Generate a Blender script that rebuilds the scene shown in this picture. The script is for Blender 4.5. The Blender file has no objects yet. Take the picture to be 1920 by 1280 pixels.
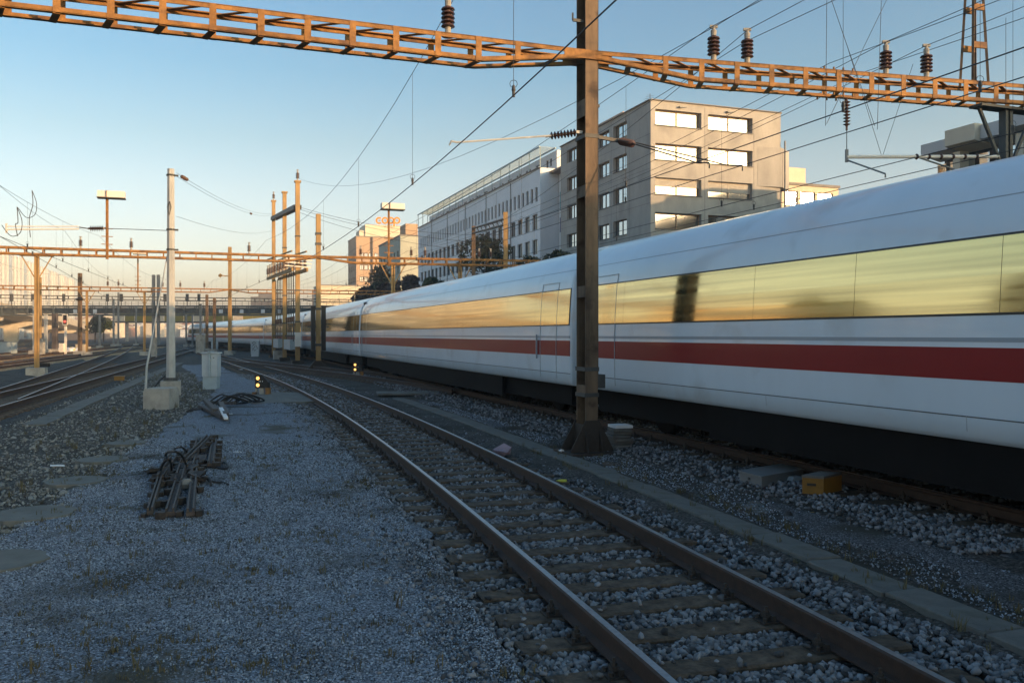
import bpy, math, random
import numpy as np
from mathutils import Vector, Matrix, Quaternion
R = math.radians
rng = random.Random(7); nr = np.random.RandomState(11)
sc = bpy.context.scene; col = sc.collection
# ------------------------------------------------------------------ camera, sky, sun, exposure
F = 1600.0; HZ = 627.0; CAMZ = 2.10
cam = bpy.data.cameras.new('camera'); camo = bpy.data.objects.new('camera', cam); col.objects.link(camo)
cam.sensor_width = 36; cam.lens = F / 1920 * 36; cam.shift_y = -13 / 1920
cam.clip_start = .1; cam.clip_end = 9000
camo.location = (0, 0, CAMZ); camo.rotation_euler = (R(90), 0, 0); sc.camera = camo
SUN_EL = 8.9; SUN_AZ = 121.0                     # azimuth clockwise from +Y
S = Vector((math.sin(R(SUN_AZ)) * math.cos(R(SUN_EL)), math.cos(R(SUN_AZ)) * math.cos(R(SUN_EL)), math.sin(R(SUN_EL))))
w = bpy.data.worlds.new('World'); sc.world = w; w.use_nodes = True
nt = w.node_tree; nt.nodes.clear()
sky = nt.nodes.new('ShaderNodeTexSky'); sky.sky_type = 'NISHITA'; sky.sun_disc = False
sky.sun_elevation = R(SUN_EL); sky.sun_rotation = R(SUN_AZ)
sky.altitude = 300; sky.air_density = 1.0; sky.dust_density = 3.6; sky.ozone_density = 1.6
bg = nt.nodes.new('ShaderNodeBackground'); bg.inputs[1].default_value = .15
# haze belt of the evening sky, the same all round the horizon
tg = nt.nodes.new('ShaderNodeTexCoord'); sp_ = nt.nodes.new('ShaderNodeSeparateXYZ'); nt.links.new(tg.outputs['Generated'], sp_.inputs[0])
rp_ = nt.nodes.new('ShaderNodeValToRGB'); nt.links.new(sp_.outputs[2], rp_.inputs[0]); ce = rp_.color_ramp.elements
K = 1.5
stops = [(0, (1.5, 1.36, 1.4)), (.07, (1.42, 1.29, 1.33)), (.11, (1.25, 1.13, 1.13)), (.16, (1.12, 1.04, .99)), (.215, (.88, .92, .86)), (.29, (.62, .84, .86)), (.45, (.49, .78, .90))]
for i, (p_, c_) in enumerate(stops):
    e_ = ce[i] if i < 2 else ce.new(p_)
    e_.position = p_; e_.color = tuple(x / K for x in c_) + (1,)
ml = nt.nodes.new('ShaderNodeMix'); ml.data_type = 'RGBA'; ml.blend_type = 'MULTIPLY'; ml.inputs[0].default_value = 1
nt.links.new(sky.outputs[0], ml.inputs[6]); nt.links.new(rp_.outputs[0], ml.inputs[7])
ow = nt.nodes.new('ShaderNodeOutputWorld'); nt.links.new(ml.outputs[2], bg.inputs[0]); nt.links.new(bg.outputs[0], ow.inputs[0])
sl = bpy.data.lights.new('sun', 'SUN'); sl.energy = 2.2; sl.angle = R(.5); sl.color = (1, .60, .285)
so = bpy.data.objects.new('sun', sl); col.objects.link(so); so.location = (60, -40, 60)
so.rotation_mode = 'QUATERNION'; so.rotation_quaternion = (-S).to_track_quat('-Z', 'Y')
vs = sc.view_settings; vs.view_transform = 'Standard'; vs.look = 'None'; vs.exposure = 1.75; vs.gamma = 1; vs.use_curve_mapping = False

# ------------------------------------------------------------------ helpers
TH = R(19.8)
D = Vector((-math.sin(TH), math.cos(TH), 0)); N = Vector((math.cos(TH), math.sin(TH), 0)); UP = Vector((0, 0, 1))
def W(s, p, z=0): return D * s + N * p + UP * z          # yard frame: s along the tracks, p across
def U(x, y, Z): return Vector(((x - 960) / F * Z, Z, CAMZ + (HZ - y) / F * Z))   # photo direction at a chosen distance
def G(x, y, z=0.0):
    Z = F * (CAMZ - z) / (y - HZ); return Vector(((x - 960) / F * Z, Z, z))
def pS(x, p):                                            # distance at which a sight line meets the plane p
    return p / ((x - 960) / F * N.x + N.y)

class MB:
    def __init__(s): s.v = []; s.f = []; s.m = []
    def add(s, vs, fs, mi=0):
        b = len(s.v); s.v += [tuple(v) for v in vs]
        s.f += [tuple(i + b for i in f) for f in fs]; s.m += [mi] * len(fs)
    def box(s, c, size, ax=None, mi=0):
        c = Vector(c); X, Y, Z = ax if ax else (Vector((1, 0, 0)), Vector((0, 1, 0)), UP)
        a, b, d = X * size[0] / 2, Y * size[1] / 2, Z * size[2] / 2
        vs = [c + i * a + j * b + k * d for k in (-1, 1) for j in (-1, 1) for i in (-1, 1)]
        s.add(vs, [(0, 2, 3, 1), (4, 5, 7, 6), (0, 1, 5, 4), (2, 6, 7, 3), (0, 4, 6, 2), (1, 3, 7, 5)], mi)
    def bar(s, p, q, w, h, up=UP, mi=0):
        p, q = Vector(p), Vector(q); d = q - p; L = d.length
        if L < 1e-6: return
        d.normalize(); sd = d.cross(Vector(up))
        if sd.length < 1e-4: sd = d.cross(Vector((1, 0, 0)))
        sd.normalize(); u = sd.cross(d)
        s.box((p + q) / 2, (L, w, h), (d, sd, u), mi)
    def tube(s, pts, r, n=6, mi=0, cap=True):
        pts = [Vector(p) for p in pts]; m = len(pts); rs = r if isinstance(r, (list, tuple)) else [r] * m
        vs = []; fs = []; sd = None
        for i, p in enumerate(pts):
            t = (pts[min(i + 1, m - 1)] - pts[max(i - 1, 0)]).normalized()
            if sd is None:
                sd = t.cross(UP) if abs(t.z) < .95 else t.cross(Vector((1, 0, 0)))
            else: sd = sd - t * sd.dot(t)
            sd.normalize(); u = sd.cross(t)
            for k in range(n):
                a = 2 * math.pi * k / n; vs.append(p + (sd * math.cos(a) + u * math.sin(a)) * rs[i])
        for i in range(m - 1):
            for k in range(n):
                a, b = i * n + k, i * n + (k + 1) % n; fs.append((a, b, b + n, a + n))
        if cap: fs.append(tuple(range(n - 1, -1, -1))); fs.append(tuple(range((m - 1) * n, m * n)))
        s.add(vs, fs, mi)
    def lathe(s, base, prof, n=12, axis=UP, mi=0):
        base = Vector(base); axis = Vector(axis).normalized()
        a1 = axis.cross(Vector((1, 0, 0)) if abs(axis.x) < .9 else Vector((0, 1, 0))).normalized(); a2 = axis.cross(a1)
        vs = []; fs = []; m = len(prof)
        for r, z in prof:
            for k in range(n):
                a = 2 * math.pi * k / n; vs.append(base + axis * z + (a1 * math.cos(a) + a2 * math.sin(a)) * r)
        for i in range(m - 1):
            for k in range(n):
                a, b = i * n + k, i * n + (k + 1) % n; fs.append((a, b, b + n, a + n))
        fs.append(tuple(range(n - 1, -1, -1))); fs.append(tuple(range((m - 1) * n, m * n)))
        s.add(vs, fs, mi)
    def prism(s, poly, o, ux, uy, uz, mi=0):             # poly in (ux,uy), extruded by the vector uz
        o = Vector(o); n = len(poly); uz = Vector(uz)
        a = [o + Vector(ux) * x + Vector(uy) * y for x, y in poly]; b = [p + uz for p in a]
        s.add(a + b, [tuple(range(n - 1, -1, -1)), tuple(range(n, 2 * n))] + [(i, (i + 1) % n, (i + 1) % n + n, i + n) for i in range(n)], mi)
    def ring(s, c, ax, ay, r0, r1, dep, a0=0, a1=360, n=20):
        c = Vector(c); az = Vector(ax).cross(Vector(ay)); k = n if a1 - a0 < 360 else n
        vs = []; fs = []
        for i in range(n + 1):
            a = R(a0 + (a1 - a0) * i / n); d = Vector(ax) * math.cos(a) + Vector(ay) * math.sin(a)
            vs += [c + d * r0, c + d * r1, c + d * r1 + az * dep, c + d * r0 + az * dep]
        for i in range(n):
            b = i * 4
            for j in range(4): fs.append((b + j, b + (j + 1) % 4, b + 4 + (j + 1) % 4, b + 4 + j))
        if a1 - a0 < 360: fs += [(0, 1, 2, 3), (n * 4 + 3, n * 4 + 2, n * 4 + 1, n * 4)]
        s.add(vs, fs)
    def mesh(s, name, mats, smooth=False):
        me = bpy.data.meshes.new(name); me.from_pydata(s.v, [], s.f)
        for m in (mats if isinstance(mats, (list, tuple)) else [mats]): me.materials.append(m)
        if any(s.m): me.polygons.foreach_set('material_index', s.m)
        if smooth: me.polygons.foreach_set('use_smooth', [True] * len(s.f))
        me.update(); return me
    def build(s, name, mats, parent=None, smooth=False):
        return place(s.mesh(name, mats, smooth), name, parent)

def place(me, name, parent=None, loc=(0, 0, 0), ax=None, base=None):
    """link a mesh; loc (and axes ax) in world terms, whatever the parent's location"""
    o = bpy.data.objects.new(name, me); col.objects.link(o)
    M = Matrix.Identity(4)
    if ax: M = Matrix((ax[0], ax[1], ax[2])).transposed().to_4x4()
    off = Vector((0, 0, 0)); q = parent
    if parent is not None:
        o.parent = parent
        while q is not None: off += q.location; q = q.parent
    M.translation = Vector(loc) - off
    o.matrix_local = M
    return o
def tag(o, label=None, cat=None, group=None, kind=None):
    if label: o['label'] = label
    if cat: o['category'] = cat
    if group: o['group'] = group
    if kind: o['kind'] = kind
    return o
def thing(name, loc, label, cat, group=None):
    o = bpy.data.objects.new(name, None); col.objects.link(o); o.location = loc; o.empty_display_size = .2
    return tag(o, label, cat, group)
def struct(mb, name, m, smooth=False):
    o = mb.build(name, m, None, smooth); o['kind'] = 'structure'; return o

# ------------------------------------------------------------------ materials
def mat(name, c, rough=.6, metal=0, var=.25, scale=4.0, c2=None, bump=0, bscale=60, spec=.5, coat=0, island=0, streak=0, patch=None):
    m = bpy.data.materials.new(name); m.use_nodes = True; t = m.node_tree; n = t.nodes; L = t.links
    b = n['Principled BSDF']; b.inputs['Roughness'].default_value = rough; b.inputs['Metallic'].default_value = metal
    b.inputs['Specular IOR Level'].default_value = spec; b.inputs['Coat Weight'].default_value = coat
    b.inputs['Coat Roughness'].default_value = .06
    tc = n.new('ShaderNodeTexCoord'); src = tc.outputs['Object']
    if streak:
        mp = n.new('ShaderNodeMapping'); mp.inputs['Scale'].default_value = (1, 1, streak); L.new(src, mp.inputs[0]); src = mp.outputs[0]
    nz = n.new('ShaderNodeTexNoise'); nz.inputs['Scale'].default_value = scale; nz.inputs['Detail'].default_value = 8; nz.inputs['Roughness'].default_value = .65
    L.new(src, nz.inputs['Vector'])
    mr = n.new('ShaderNodeMapRange'); mr.inputs[1].default_value = .3; mr.inputs[2].default_value = .7; L.new(nz.outputs[0], mr.inputs[0])
    fac = mr.outputs[0]
    if island:
        ge = n.new('ShaderNodeNewGeometry'); mx = n.new('ShaderNodeMix'); mx.inputs[0].default_value = island
        L.new(fac, mx.inputs[2]); L.new(ge.outputs['Random Per Island'], mx.inputs[3]); fac = mx.outputs[0]
    a = [x * (1 - var) for x in c]; d = c2 if c2 else [min(1, x * (1 + var)) for x in c]
    mc = n.new('ShaderNodeMix'); mc.data_type = 'RGBA'; mc.inputs[6].default_value = (*a, 1); mc.inputs[7].default_value = (*d, 1)
    L.new(fac, mc.inputs[0]); out = mc.outputs[2]
    if patch:                                            # (colour, scale, threshold, softness)
        pn = n.new('ShaderNodeTexNoise'); pn.inputs['Scale'].default_value = patch[1]; pn.inputs['Detail'].default_value = 6
        L.new(tc.outputs['Object'], pn.inputs['Vector'])
        pr = n.new('ShaderNodeMapRange'); pr.inputs[1].default_value = patch[2]; pr.inputs[2].default_value = patch[2] + patch[3]; L.new(pn.outputs[0], pr.inputs[0])
        pm = n.new('ShaderNodeMix'); pm.data_type = 'RGBA'; L.new(pr.outputs[0], pm.inputs[0]); L.new(out, pm.inputs[6]); pm.inputs[7].default_value = (*patch[0], 1); out = pm.outputs[2]
    L.new(out, b.inputs['Base Color'])
    if rough > .15 and metal < 1:
        rr = n.new('ShaderNodeMapRange'); rr.inputs[3].default_value = rough * .85; rr.inputs[4].default_value = min(1, rough * 1.15)
        L.new(nz.outputs[0], rr.inputs[0]); L.new(rr.outputs[0], b.inputs['Roughness'])
    if bump:
        bn = n.new('ShaderNodeTexNoise'); bn.inputs['Scale'].default_value = bscale; bn.inputs['Detail'].default_value = 5; L.new(src, bn.inputs['Vector'])
        bp = n.new('ShaderNodeBump'); bp.inputs['Strength'].default_value = bump; bp.inputs['Distance'].default_value = .02
        L.new(bn.outputs[0], bp.inputs['Height']); L.new(bp.outputs[0], b.inputs['Normal'])
    return m
def gravel_mat(name, c0, c1, vscale, patch=None, bump=.7, light=None):
    m = bpy.data.materials.new(name); m.use_nodes = True; t = m.node_tree; n = t.nodes; L = t.links
    b = n['Principled BSDF']; b.inputs['Roughness'].default_value = .85; b.inputs['Specular IOR Level'].default_value = .3
    tc = n.new('ShaderNodeTexCoord')
    v = n.new('ShaderNodeTexVoronoi'); v.inputs['Scale'].default_value = vscale; L.new(tc.outputs['Object'], v.inputs['Vector'])
    sx = n.new('ShaderNodeSeparateColor'); L.new(v.outputs['Color'], sx.inputs[0])
    rp = n.new('ShaderNodeValToRGB'); cr = rp.color_ramp
    cr.elements[0].color = (*c0, 1); cr.elements[1].color = (*c1, 1); cr.elements[1].position = .85
    e = cr.elements.new(.97); e.color = (*(light or [min(1, x * 1.8) for x in c1]), 1); L.new(sx.outputs[0], rp.inputs[0]); out = rp.outputs[0]
    nz = n.new('ShaderNodeTexNoise'); nz.inputs['Scale'].default_value = .7; nz.inputs['Detail'].default_value = 9; L.new(tc.outputs['Object'], nz.inputs['Vector'])
    if patch:
        pr = n.new('ShaderNodeMapRange'); pr.inputs[1].default_value = patch[1]; pr.inputs[2].default_value = patch[1] + patch[2]; L.new(nz.outputs[0], pr.inputs[0])
        pm = n.new('ShaderNodeMix'); pm.data_type = 'RGBA'; L.new(pr.outputs[0], pm.inputs[0]); L.new(out, pm.inputs[6]); pm.inputs[7].default_value = (*patch[0], 1); out = pm.outputs[2]
    L.new(out, b.inputs['Base Color'])
    bp = n.new('ShaderNodeBump'); bp.inputs['Strength'].default_value = bump; bp.inputs['Distance'].default_value = .6 / vscale; bp.invert = True
    L.new(v.outputs['Distance'], bp.inputs['Height']); L.new(bp.outputs[0], b.inputs['Normal'])
    return m
def emis(name, c, s):
    m = bpy.data.materials.new(name); m.use_nodes = True; b = m.node_tree.nodes['Principled BSDF']
    b.inputs['Base Color'].default_value = (*c, 1); b.inputs['Emission Color'].default_value = (*c, 1); b.inputs['Emission Strength'].default_value = s; return m
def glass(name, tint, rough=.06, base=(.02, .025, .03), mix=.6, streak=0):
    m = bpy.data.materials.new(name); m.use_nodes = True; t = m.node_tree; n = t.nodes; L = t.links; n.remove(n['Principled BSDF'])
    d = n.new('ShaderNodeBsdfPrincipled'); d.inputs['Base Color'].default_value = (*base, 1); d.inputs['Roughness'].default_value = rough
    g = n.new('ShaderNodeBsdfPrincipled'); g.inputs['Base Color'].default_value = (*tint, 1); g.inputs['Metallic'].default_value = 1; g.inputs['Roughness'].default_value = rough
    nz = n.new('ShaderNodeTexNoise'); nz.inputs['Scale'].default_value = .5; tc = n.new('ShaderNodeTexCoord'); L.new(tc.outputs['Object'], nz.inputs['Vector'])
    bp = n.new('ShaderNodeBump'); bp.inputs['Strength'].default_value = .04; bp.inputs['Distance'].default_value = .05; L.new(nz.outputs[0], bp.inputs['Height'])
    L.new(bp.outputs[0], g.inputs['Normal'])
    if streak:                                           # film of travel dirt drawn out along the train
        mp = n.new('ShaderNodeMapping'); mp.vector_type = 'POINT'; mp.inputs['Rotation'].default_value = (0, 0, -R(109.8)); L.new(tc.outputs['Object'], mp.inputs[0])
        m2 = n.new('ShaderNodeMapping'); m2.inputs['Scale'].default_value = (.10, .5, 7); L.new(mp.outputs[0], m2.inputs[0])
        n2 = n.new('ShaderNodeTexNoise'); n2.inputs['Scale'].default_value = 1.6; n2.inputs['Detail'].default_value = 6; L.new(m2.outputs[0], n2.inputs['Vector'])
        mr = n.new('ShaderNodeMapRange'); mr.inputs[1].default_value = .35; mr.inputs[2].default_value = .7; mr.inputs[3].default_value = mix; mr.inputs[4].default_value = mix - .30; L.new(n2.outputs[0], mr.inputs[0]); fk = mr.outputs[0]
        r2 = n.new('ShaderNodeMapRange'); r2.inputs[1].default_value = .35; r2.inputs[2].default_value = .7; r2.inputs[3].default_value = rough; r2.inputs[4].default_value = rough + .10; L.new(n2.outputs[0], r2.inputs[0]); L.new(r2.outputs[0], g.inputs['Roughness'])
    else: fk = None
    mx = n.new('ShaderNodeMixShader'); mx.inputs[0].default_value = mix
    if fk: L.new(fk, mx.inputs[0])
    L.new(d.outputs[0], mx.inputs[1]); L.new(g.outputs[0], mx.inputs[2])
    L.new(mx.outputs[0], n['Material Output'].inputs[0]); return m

M = {}
M['soil'] = gravel_mat('soil', (.018, .016, .014), (.085, .077, .068), 42, ((.035, .031, .022), .50, .12), .9)
M['path'] = gravel_mat('path_gravel', (.010, .011, .014), (.25, .275, .315), 85, ((.075, .068, .05), .56, .10), 1.0)
M['ballast_fine'] = gravel_mat('ballast_bed', (.008, .008, .008), (.07, .068, .068), 24, None, 1.0)
M['stone'] = mat('ballast_stone', (.075, .066, .062), .8, var=.75, scale=9, island=.88, c2=(.29, .295, .31), spec=.35)
M['pebble'] = mat('pale_stone', (.11, .11, .105), .85, var=.7, scale=5, island=.85, c2=(.34, .335, .31))
M['chip'] = mat('gravel_chip', (.055, .062, .076), .85, var=.75, scale=9, island=.92, c2=(.45, .50, .57), spec=.3, patch=((.07, .066, .055), .5, .54, .1))
M['wood'] = mat('tarred_wood', (.05, .037, .027), .8, var=.7, scale=8, streak=1, c2=(.165, .118, .08), bump=.6, bscale=30, spec=.3)
M['rail'] = mat('rail_rust', (.045, .025, .017), .75, var=.4, scale=12, bump=.2, bscale=80)
M['railtop'] = mat('rail_polish', (.30, .31, .34), .36, metal=1, var=.25, scale=20)
M['plate'] = mat('fastening_iron', (.035, .026, .02), .7, var=.4, scale=20, bump=.3)
M['rust'] = mat('gantry_rust', (.30, .135, .035), .75, var=.55, scale=3.5, c2=(.44, .215, .06), bump=.15, bscale=40, patch=((.14, .07, .035), 2.2, .56, .12))
M['mast'] = mat('mast_steel', (.13, .085, .05), .75, var=.5, scale=5, c2=(.23, .155, .095), bump=.15, patch=((.06, .036, .022), 3, .53, .15), streak=.15)
M['ochre'] = mat('ochre_pole', (.34, .215, .085), .7, var=.3, scale=4, streak=.2)
M['galv'] = mat('galvanised', (.40, .41, .40), .55, metal=0, var=.2, scale=5, streak=.3)
M['darksteel'] = mat('dark_steel', (.06, .062, .06), .6, var=.4, scale=4)
M['greysteel'] = mat('grey_steel', (.20, .21, .21), .6, var=.3, scale=4)
M['truss'] = mat('bridge_paint', (.085, .10, .10), .6, var=.35, scale=2)
M['insul'] = mat('brown_porcelain', (.085, .045, .032), .25, var=.2, scale=8)
M['wire'] = mat('copper_wire', (.045, .045, .045), .6, var=.2, scale=3)
M['conc'] = mat('concrete', (.36, .345, .31), .85, var=.25, scale=2.5, bump=.25, bscale=35, patch=((.22, .21, .19), 1.7, .55, .15))
M['concdark'] = mat('old_concrete', (.135, .13, .115), .9, var=.35, scale=3, bump=.4, bscale=40, patch=((.10, .095, .075), 2.5, .52, .15))
M['viaduct'] = mat('viaduct_concrete', (.52, .46, .36), .85, var=.2, scale=.6)
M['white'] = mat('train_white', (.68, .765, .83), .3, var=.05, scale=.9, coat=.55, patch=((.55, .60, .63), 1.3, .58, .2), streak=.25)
M['red'] = mat('train_red', (.26, .010, .012), .4, var=.06, scale=1, spec=.3, coat=.15)
M['tgrey'] = mat('train_grey_line', (.32, .36, .40), .4, var=.05)
M['seam'] = mat('train_seam', (.10, .11, .12), .6)
M['under'] = mat('underframe', (.009, .0075, .007), .85, var=.4, scale=2, spec=.15)
M['band'] = mat('window_gasket', (.02, .02, .02), .4)
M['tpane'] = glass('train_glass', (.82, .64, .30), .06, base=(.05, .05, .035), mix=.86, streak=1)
M['gpane'] = glass('facade_glass', (.80, .84, .88), .08, base=(.22, .26, .29), mix=.5)
M['cover'] = mat('cover_concrete', (.145, .14, .122), .9, var=.25, scale=4, bump=.3, patch=((.17, .16, .13), 3, .56, .12))
M['rustbed_suntint'] = gravel_mat('rusty_ballast_suntint', (.16, .085, .04), (.62, .37, .17), 16, ((.12, .12, .05), .56, .1), .8)  # rusty ballast, its colour also raised to stand in for low sunlight
M['patchg'] = gravel_mat('grey_gravel', (.010, .010, .010), (.135, .135, .14), 75, ((.05, .045, .034), .54, .10), 1.0)
M['joint'] = mat('train_joint', (.42, .46, .49), .5)
M['wpane'] = glass('window_glass', (.80, .84, .88), .05, mix=.55)
M['mirror'] = glass('coated_glass', (.50, .49, .46), .09, mix=.85)
M['flash'] = glass('flashing_glass', (.95, .93, .88), .10, mix=.95)
M['dpane'] = glass('dark_window_glass', (.70, .75, .80), .05, base=(.015, .02, .025), mix=.22)
M['tframe'] = mat('tan_frame', (.30, .20, .12), .6)
M['drygrass'] = mat('dry_grass', (.22, .15, .05), .9, var=.5, island=.8, c2=(.42, .27, .09))
M['wframe'] = mat('window_frame', (.05, .045, .045), .5)
M['blind'] = mat('blind_slat', (.5, .48, .44), .6, var=.1)
M['bconc'] = mat('office_concrete', (.36, .35, .325), .85, var=.16, scale=.8, bump=.1, bscale=8, patch=((.27, .265, .25), .45, .52, .2), streak=.4)
M['bwhite'] = mat('white_render', (.76, .78, .80), .8, var=.07, scale=.4)
M['bcream'] = mat('cream_render', (.62, .56, .44), .85, var=.1, scale=.3)
M['bgreen'] = mat('greenish_render', (.42, .44, .37), .85, var=.12, scale=.3)
M['bgrey'] = mat('grey_panel', (.46, .48, .49), .5, var=.08, scale=.5)
M['bdark'] = mat('dark_cladding', (.10, .085, .08), .6, var=.2, scale=1)
M['tan'] = mat('tan_render', (.44, .31, .21), .85, var=.1, scale=.3)
M['tower'] = mat('grey_tower', (.17, .165, .17), .7, var=.15, scale=.3)
M['roof'] = mat('roof_sheet', (.20, .19, .18), .8, var=.2)
M['pergola'] = mat('pergola_steel', (.36, .44, .44), .5, var=.1)
M['cab'] = mat('cabinet_paint', (.36, .43, .46), .5, var=.1, scale=3, patch=((.26, .31, .33), 3, .6, .1))
M['cabw'] = mat('cabinet_white', (.44, .49, .52), .5, var=.1, scale=3)
M['boxgrey'] = mat('box_grey', (.17, .175, .175), .55, var=.15, scale=5)
M['yellow'] = mat('yellow_box', (.22, .105, .010), .5, var=.2, scale=6, patch=((.22, .11, .02), 6, .6, .1))
M['ycable'] = mat('yellow_cable', (.50, .28, .03), .5)
M['black'] = mat('black_rubber', (.02, .018, .017), .6)
M['brownsteel'] = mat('scrap_steel', (.055, .042, .036), .7, var=.5, scale=10, bump=.4, bscale=50, c2=(.12, .095, .08))
M['orange'] = mat('sign_orange', (.85, .34, .03), .4, var=.05)
M['lampbox'] = mat('lamp_housing', (.75, .70, .62), .5, var=.05)
M['amber'] = emis('amber_lamp', (1, .50, .12), .75); M['redlamp'] = emis('red_lamp', (.8, .06, .04), 1.0)
M['paper'] = mat('paper', (.7, .7, .7), .7, var=.1); M['cloth_y'] = mat('yellow_cloth', (.6, .5, .05), .8); M['bag'] = mat('pink_bag', (.30, .22, .25), .6, var=.3)
M['slabstone'] = mat('stacked_slab', (.13, .125, .115), .85, var=.3, bump=.3); M['weed'] = mat('dry_weed', (.10, .09, .04), .8, var=.5, island=.6, c2=(.16, .13, .06))
M['leaf'] = mat('leaf', (.035, .055, .02), .7, var=.5, island=.8, c2=(.09, .12, .04)); M['leafd'] = mat('leaf_dark', (.025, .035, .02), .7, var=.5, island=.8, c2=(.06, .075, .035))
M['leafp'] = mat('leaf_purple', (.05, .035, .035), .7, var=.5, island=.8, c2=(.12, .08, .075)); M['leafy'] = mat('leaf_yellow', (.12, .11, .02), .7, var=.5, island=.8, c2=(.30, .25, .04))
M['bark'] = mat('bark', (.07, .05, .035), .9, var=.4, bump=.6)
M['teal'] = mat('mural_teal', (.05, .30, .36), .7); M['navy'] = mat('mural_navy', (.03, .05, .18), .7); M['brick'] = mat('mural_red', (.36, .09, .07), .8, var=.2)
M['hill'] = mat('far_hill', (.20, .20, .17), .9, var=.3, scale=.02); M['tile'] = mat('roof_tile', (.30, .14, .09), .85, var=.2)
# ------------------------------------------------------------------ track centre lines  X(Z)
def T1(Z):
    Z = np.asarray(Z, float); f = lambda q: 2.225 - .262 * q - .00195 * q * q + .79
    return np.where(Z < 43, f(np.minimum(Z, 43)), f(43.0) - .43 * (Z - 43))
def TR(Z):
    Z = np.asarray(Z, float); a = np.clip(Z - 60, 0, 55)
    return (8.8 - N.y * Z) / N.x - .0014 * a * a - .154 * np.maximum(Z - 115, 0)
_t2 = np.polyfit([28, 35, 42, 49, 58, 66], [-.9, -4.16, -7.8, -12.1, -17.3, -21.7], 3)
def T2(Z): return np.polyval(_t2, np.asarray(Z, float))
def L1(Z): return -14.75 - .31 * (np.asarray(Z, float) - 23)
def L2(Z): Z = np.asarray(Z, float); return -14.75 - .39 * (Z - 23) - .0002 * (Z - 23) ** 2
def L3(Z): return -32.9 - .31 * (np.asarray(Z, float) - 54)
def L4(Z): return -37.9 - .31 * (np.asarray(Z, float) - 54)
def L5(Z): return -44.0 - .31 * (np.asarray(Z, float) - 54)
class Path:
    def __init__(s, fn, z0, z1, step=.5):
        Z = np.arange(z0, z1 + step, step); s.P = np.stack([fn(Z), Z], 1)
        s.L = np.concatenate([[0], np.cumsum(np.hypot(*np.diff(s.P, axis=0).T))]); s.len = s.L[-1]
    def at(s, d, off=0, z=0):
        x = np.interp(d, s.L, s.P[:, 0]); y = np.interp(d, s.L, s.P[:, 1]); e = .6
        x0, x1 = np.interp([d - e, d + e], s.L, s.P[:, 0]); y0, y1 = np.interp([d - e, d + e], s.L, s.P[:, 1])
        t = Vector((x1 - x0, y1 - y0, 0)).normalized(); n = Vector((t.y, -t.x, 0))
        return Vector((x, y, z)) + n * off, t, n
    def d_of_Z(s, Z): return float(np.interp(Z, s.P[:, 1], s.L))

RP = [(-.07, -.165), (-.07, -.155), (-.012, -.135), (-.010, -.05), (-.036, -.036), (-.036, -.014), (-.024, -.001),
      (.024, 0), (.036, -.014), (.036, -.036), (.010, -.05), (.012, -.135), (.07, -.155), (.07, -.165)]
def rail_mesh(path, off, ztop, d0, d1, step):
    mb = MB(); ds = np.arange(d0, d1 + step * .5, step); n = len(RP); vs = []; fs = []; mi = []
    for d in ds:
        c, t, nn = path.at(d, off, ztop); vs += [c + nn * x + UP * y for x, y in RP]
    for i in range(len(ds) - 1):
        for k in range(n):
            a, b = i * n + k, i * n + (k + 1) % n; fs.append((a, b, b + n, a + n)); mi.append(1 if k == 6 else 0)
    fs += [tuple(range(n - 1, -1, -1)), tuple(range((len(ds) - 1) * n, len(ds) * n))]; mi += [0, 0]
    mb.v = vs; mb.f = fs; mb.m = mi; return mb
sl_meshes = []
for k in range(5):                                       # tarred wooden sleepers: worn, slightly cupped and split ends
    mb = MB(); r2 = random.Random(k); L, wd, h = 2.6, .25, .15; nx = 7; vs = []; fs = []
    for i in range(nx):
        x = -L / 2 + L * i / (nx - 1); j = lambda a: r2.uniform(-a, a)
        vs += [(x + j(.015), -wd / 2 + j(.006), -h), (x + j(.015), wd / 2 + j(.006), -h), (x + j(.015), wd / 2 + j(.008), -.012), (x + j(.015), wd / 2 - .014, j(.004)), (x + j(.015), -wd / 2 + .014, j(.004)), (x + j(.015), -wd / 2 + j(.008), -.012)]
    for i in range(nx - 1):
        for q in range(6): a, b = i * 6 + q, i * 6 + (q + 1) % 6; fs.append((a, b, b + 6, a + 6))
    fs += [tuple(range(5, -1, -1)), tuple(range((nx - 1) * 6, nx * 6))]
    mb.v = vs; mb.f = fs; mb.m = [0] * len(fs); sl_meshes.append(mb.mesh('sleeper', M['wood']))
pm = MB(); pm.box((0, 0, .008), (.36, .16, .016))
for sx in (-1, 1):
    pm.box((sx * .092, 0, .035), (.03, .15, .05)); pm.box((sx * .115, 0, .05), (.05, .07, .03))
    pm.lathe((sx * .115, 0, .03), [(.022, 0), (.022, .055), (.012, .056), (.012, .085)], 6)
    for q in (-1, 1): pm.lathe((sx * .155, q * .05, .012), [(.018, 0), (.018, .03)], 6)
plate_mesh = pm.mesh('tie_plate', M['plate'])
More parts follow.
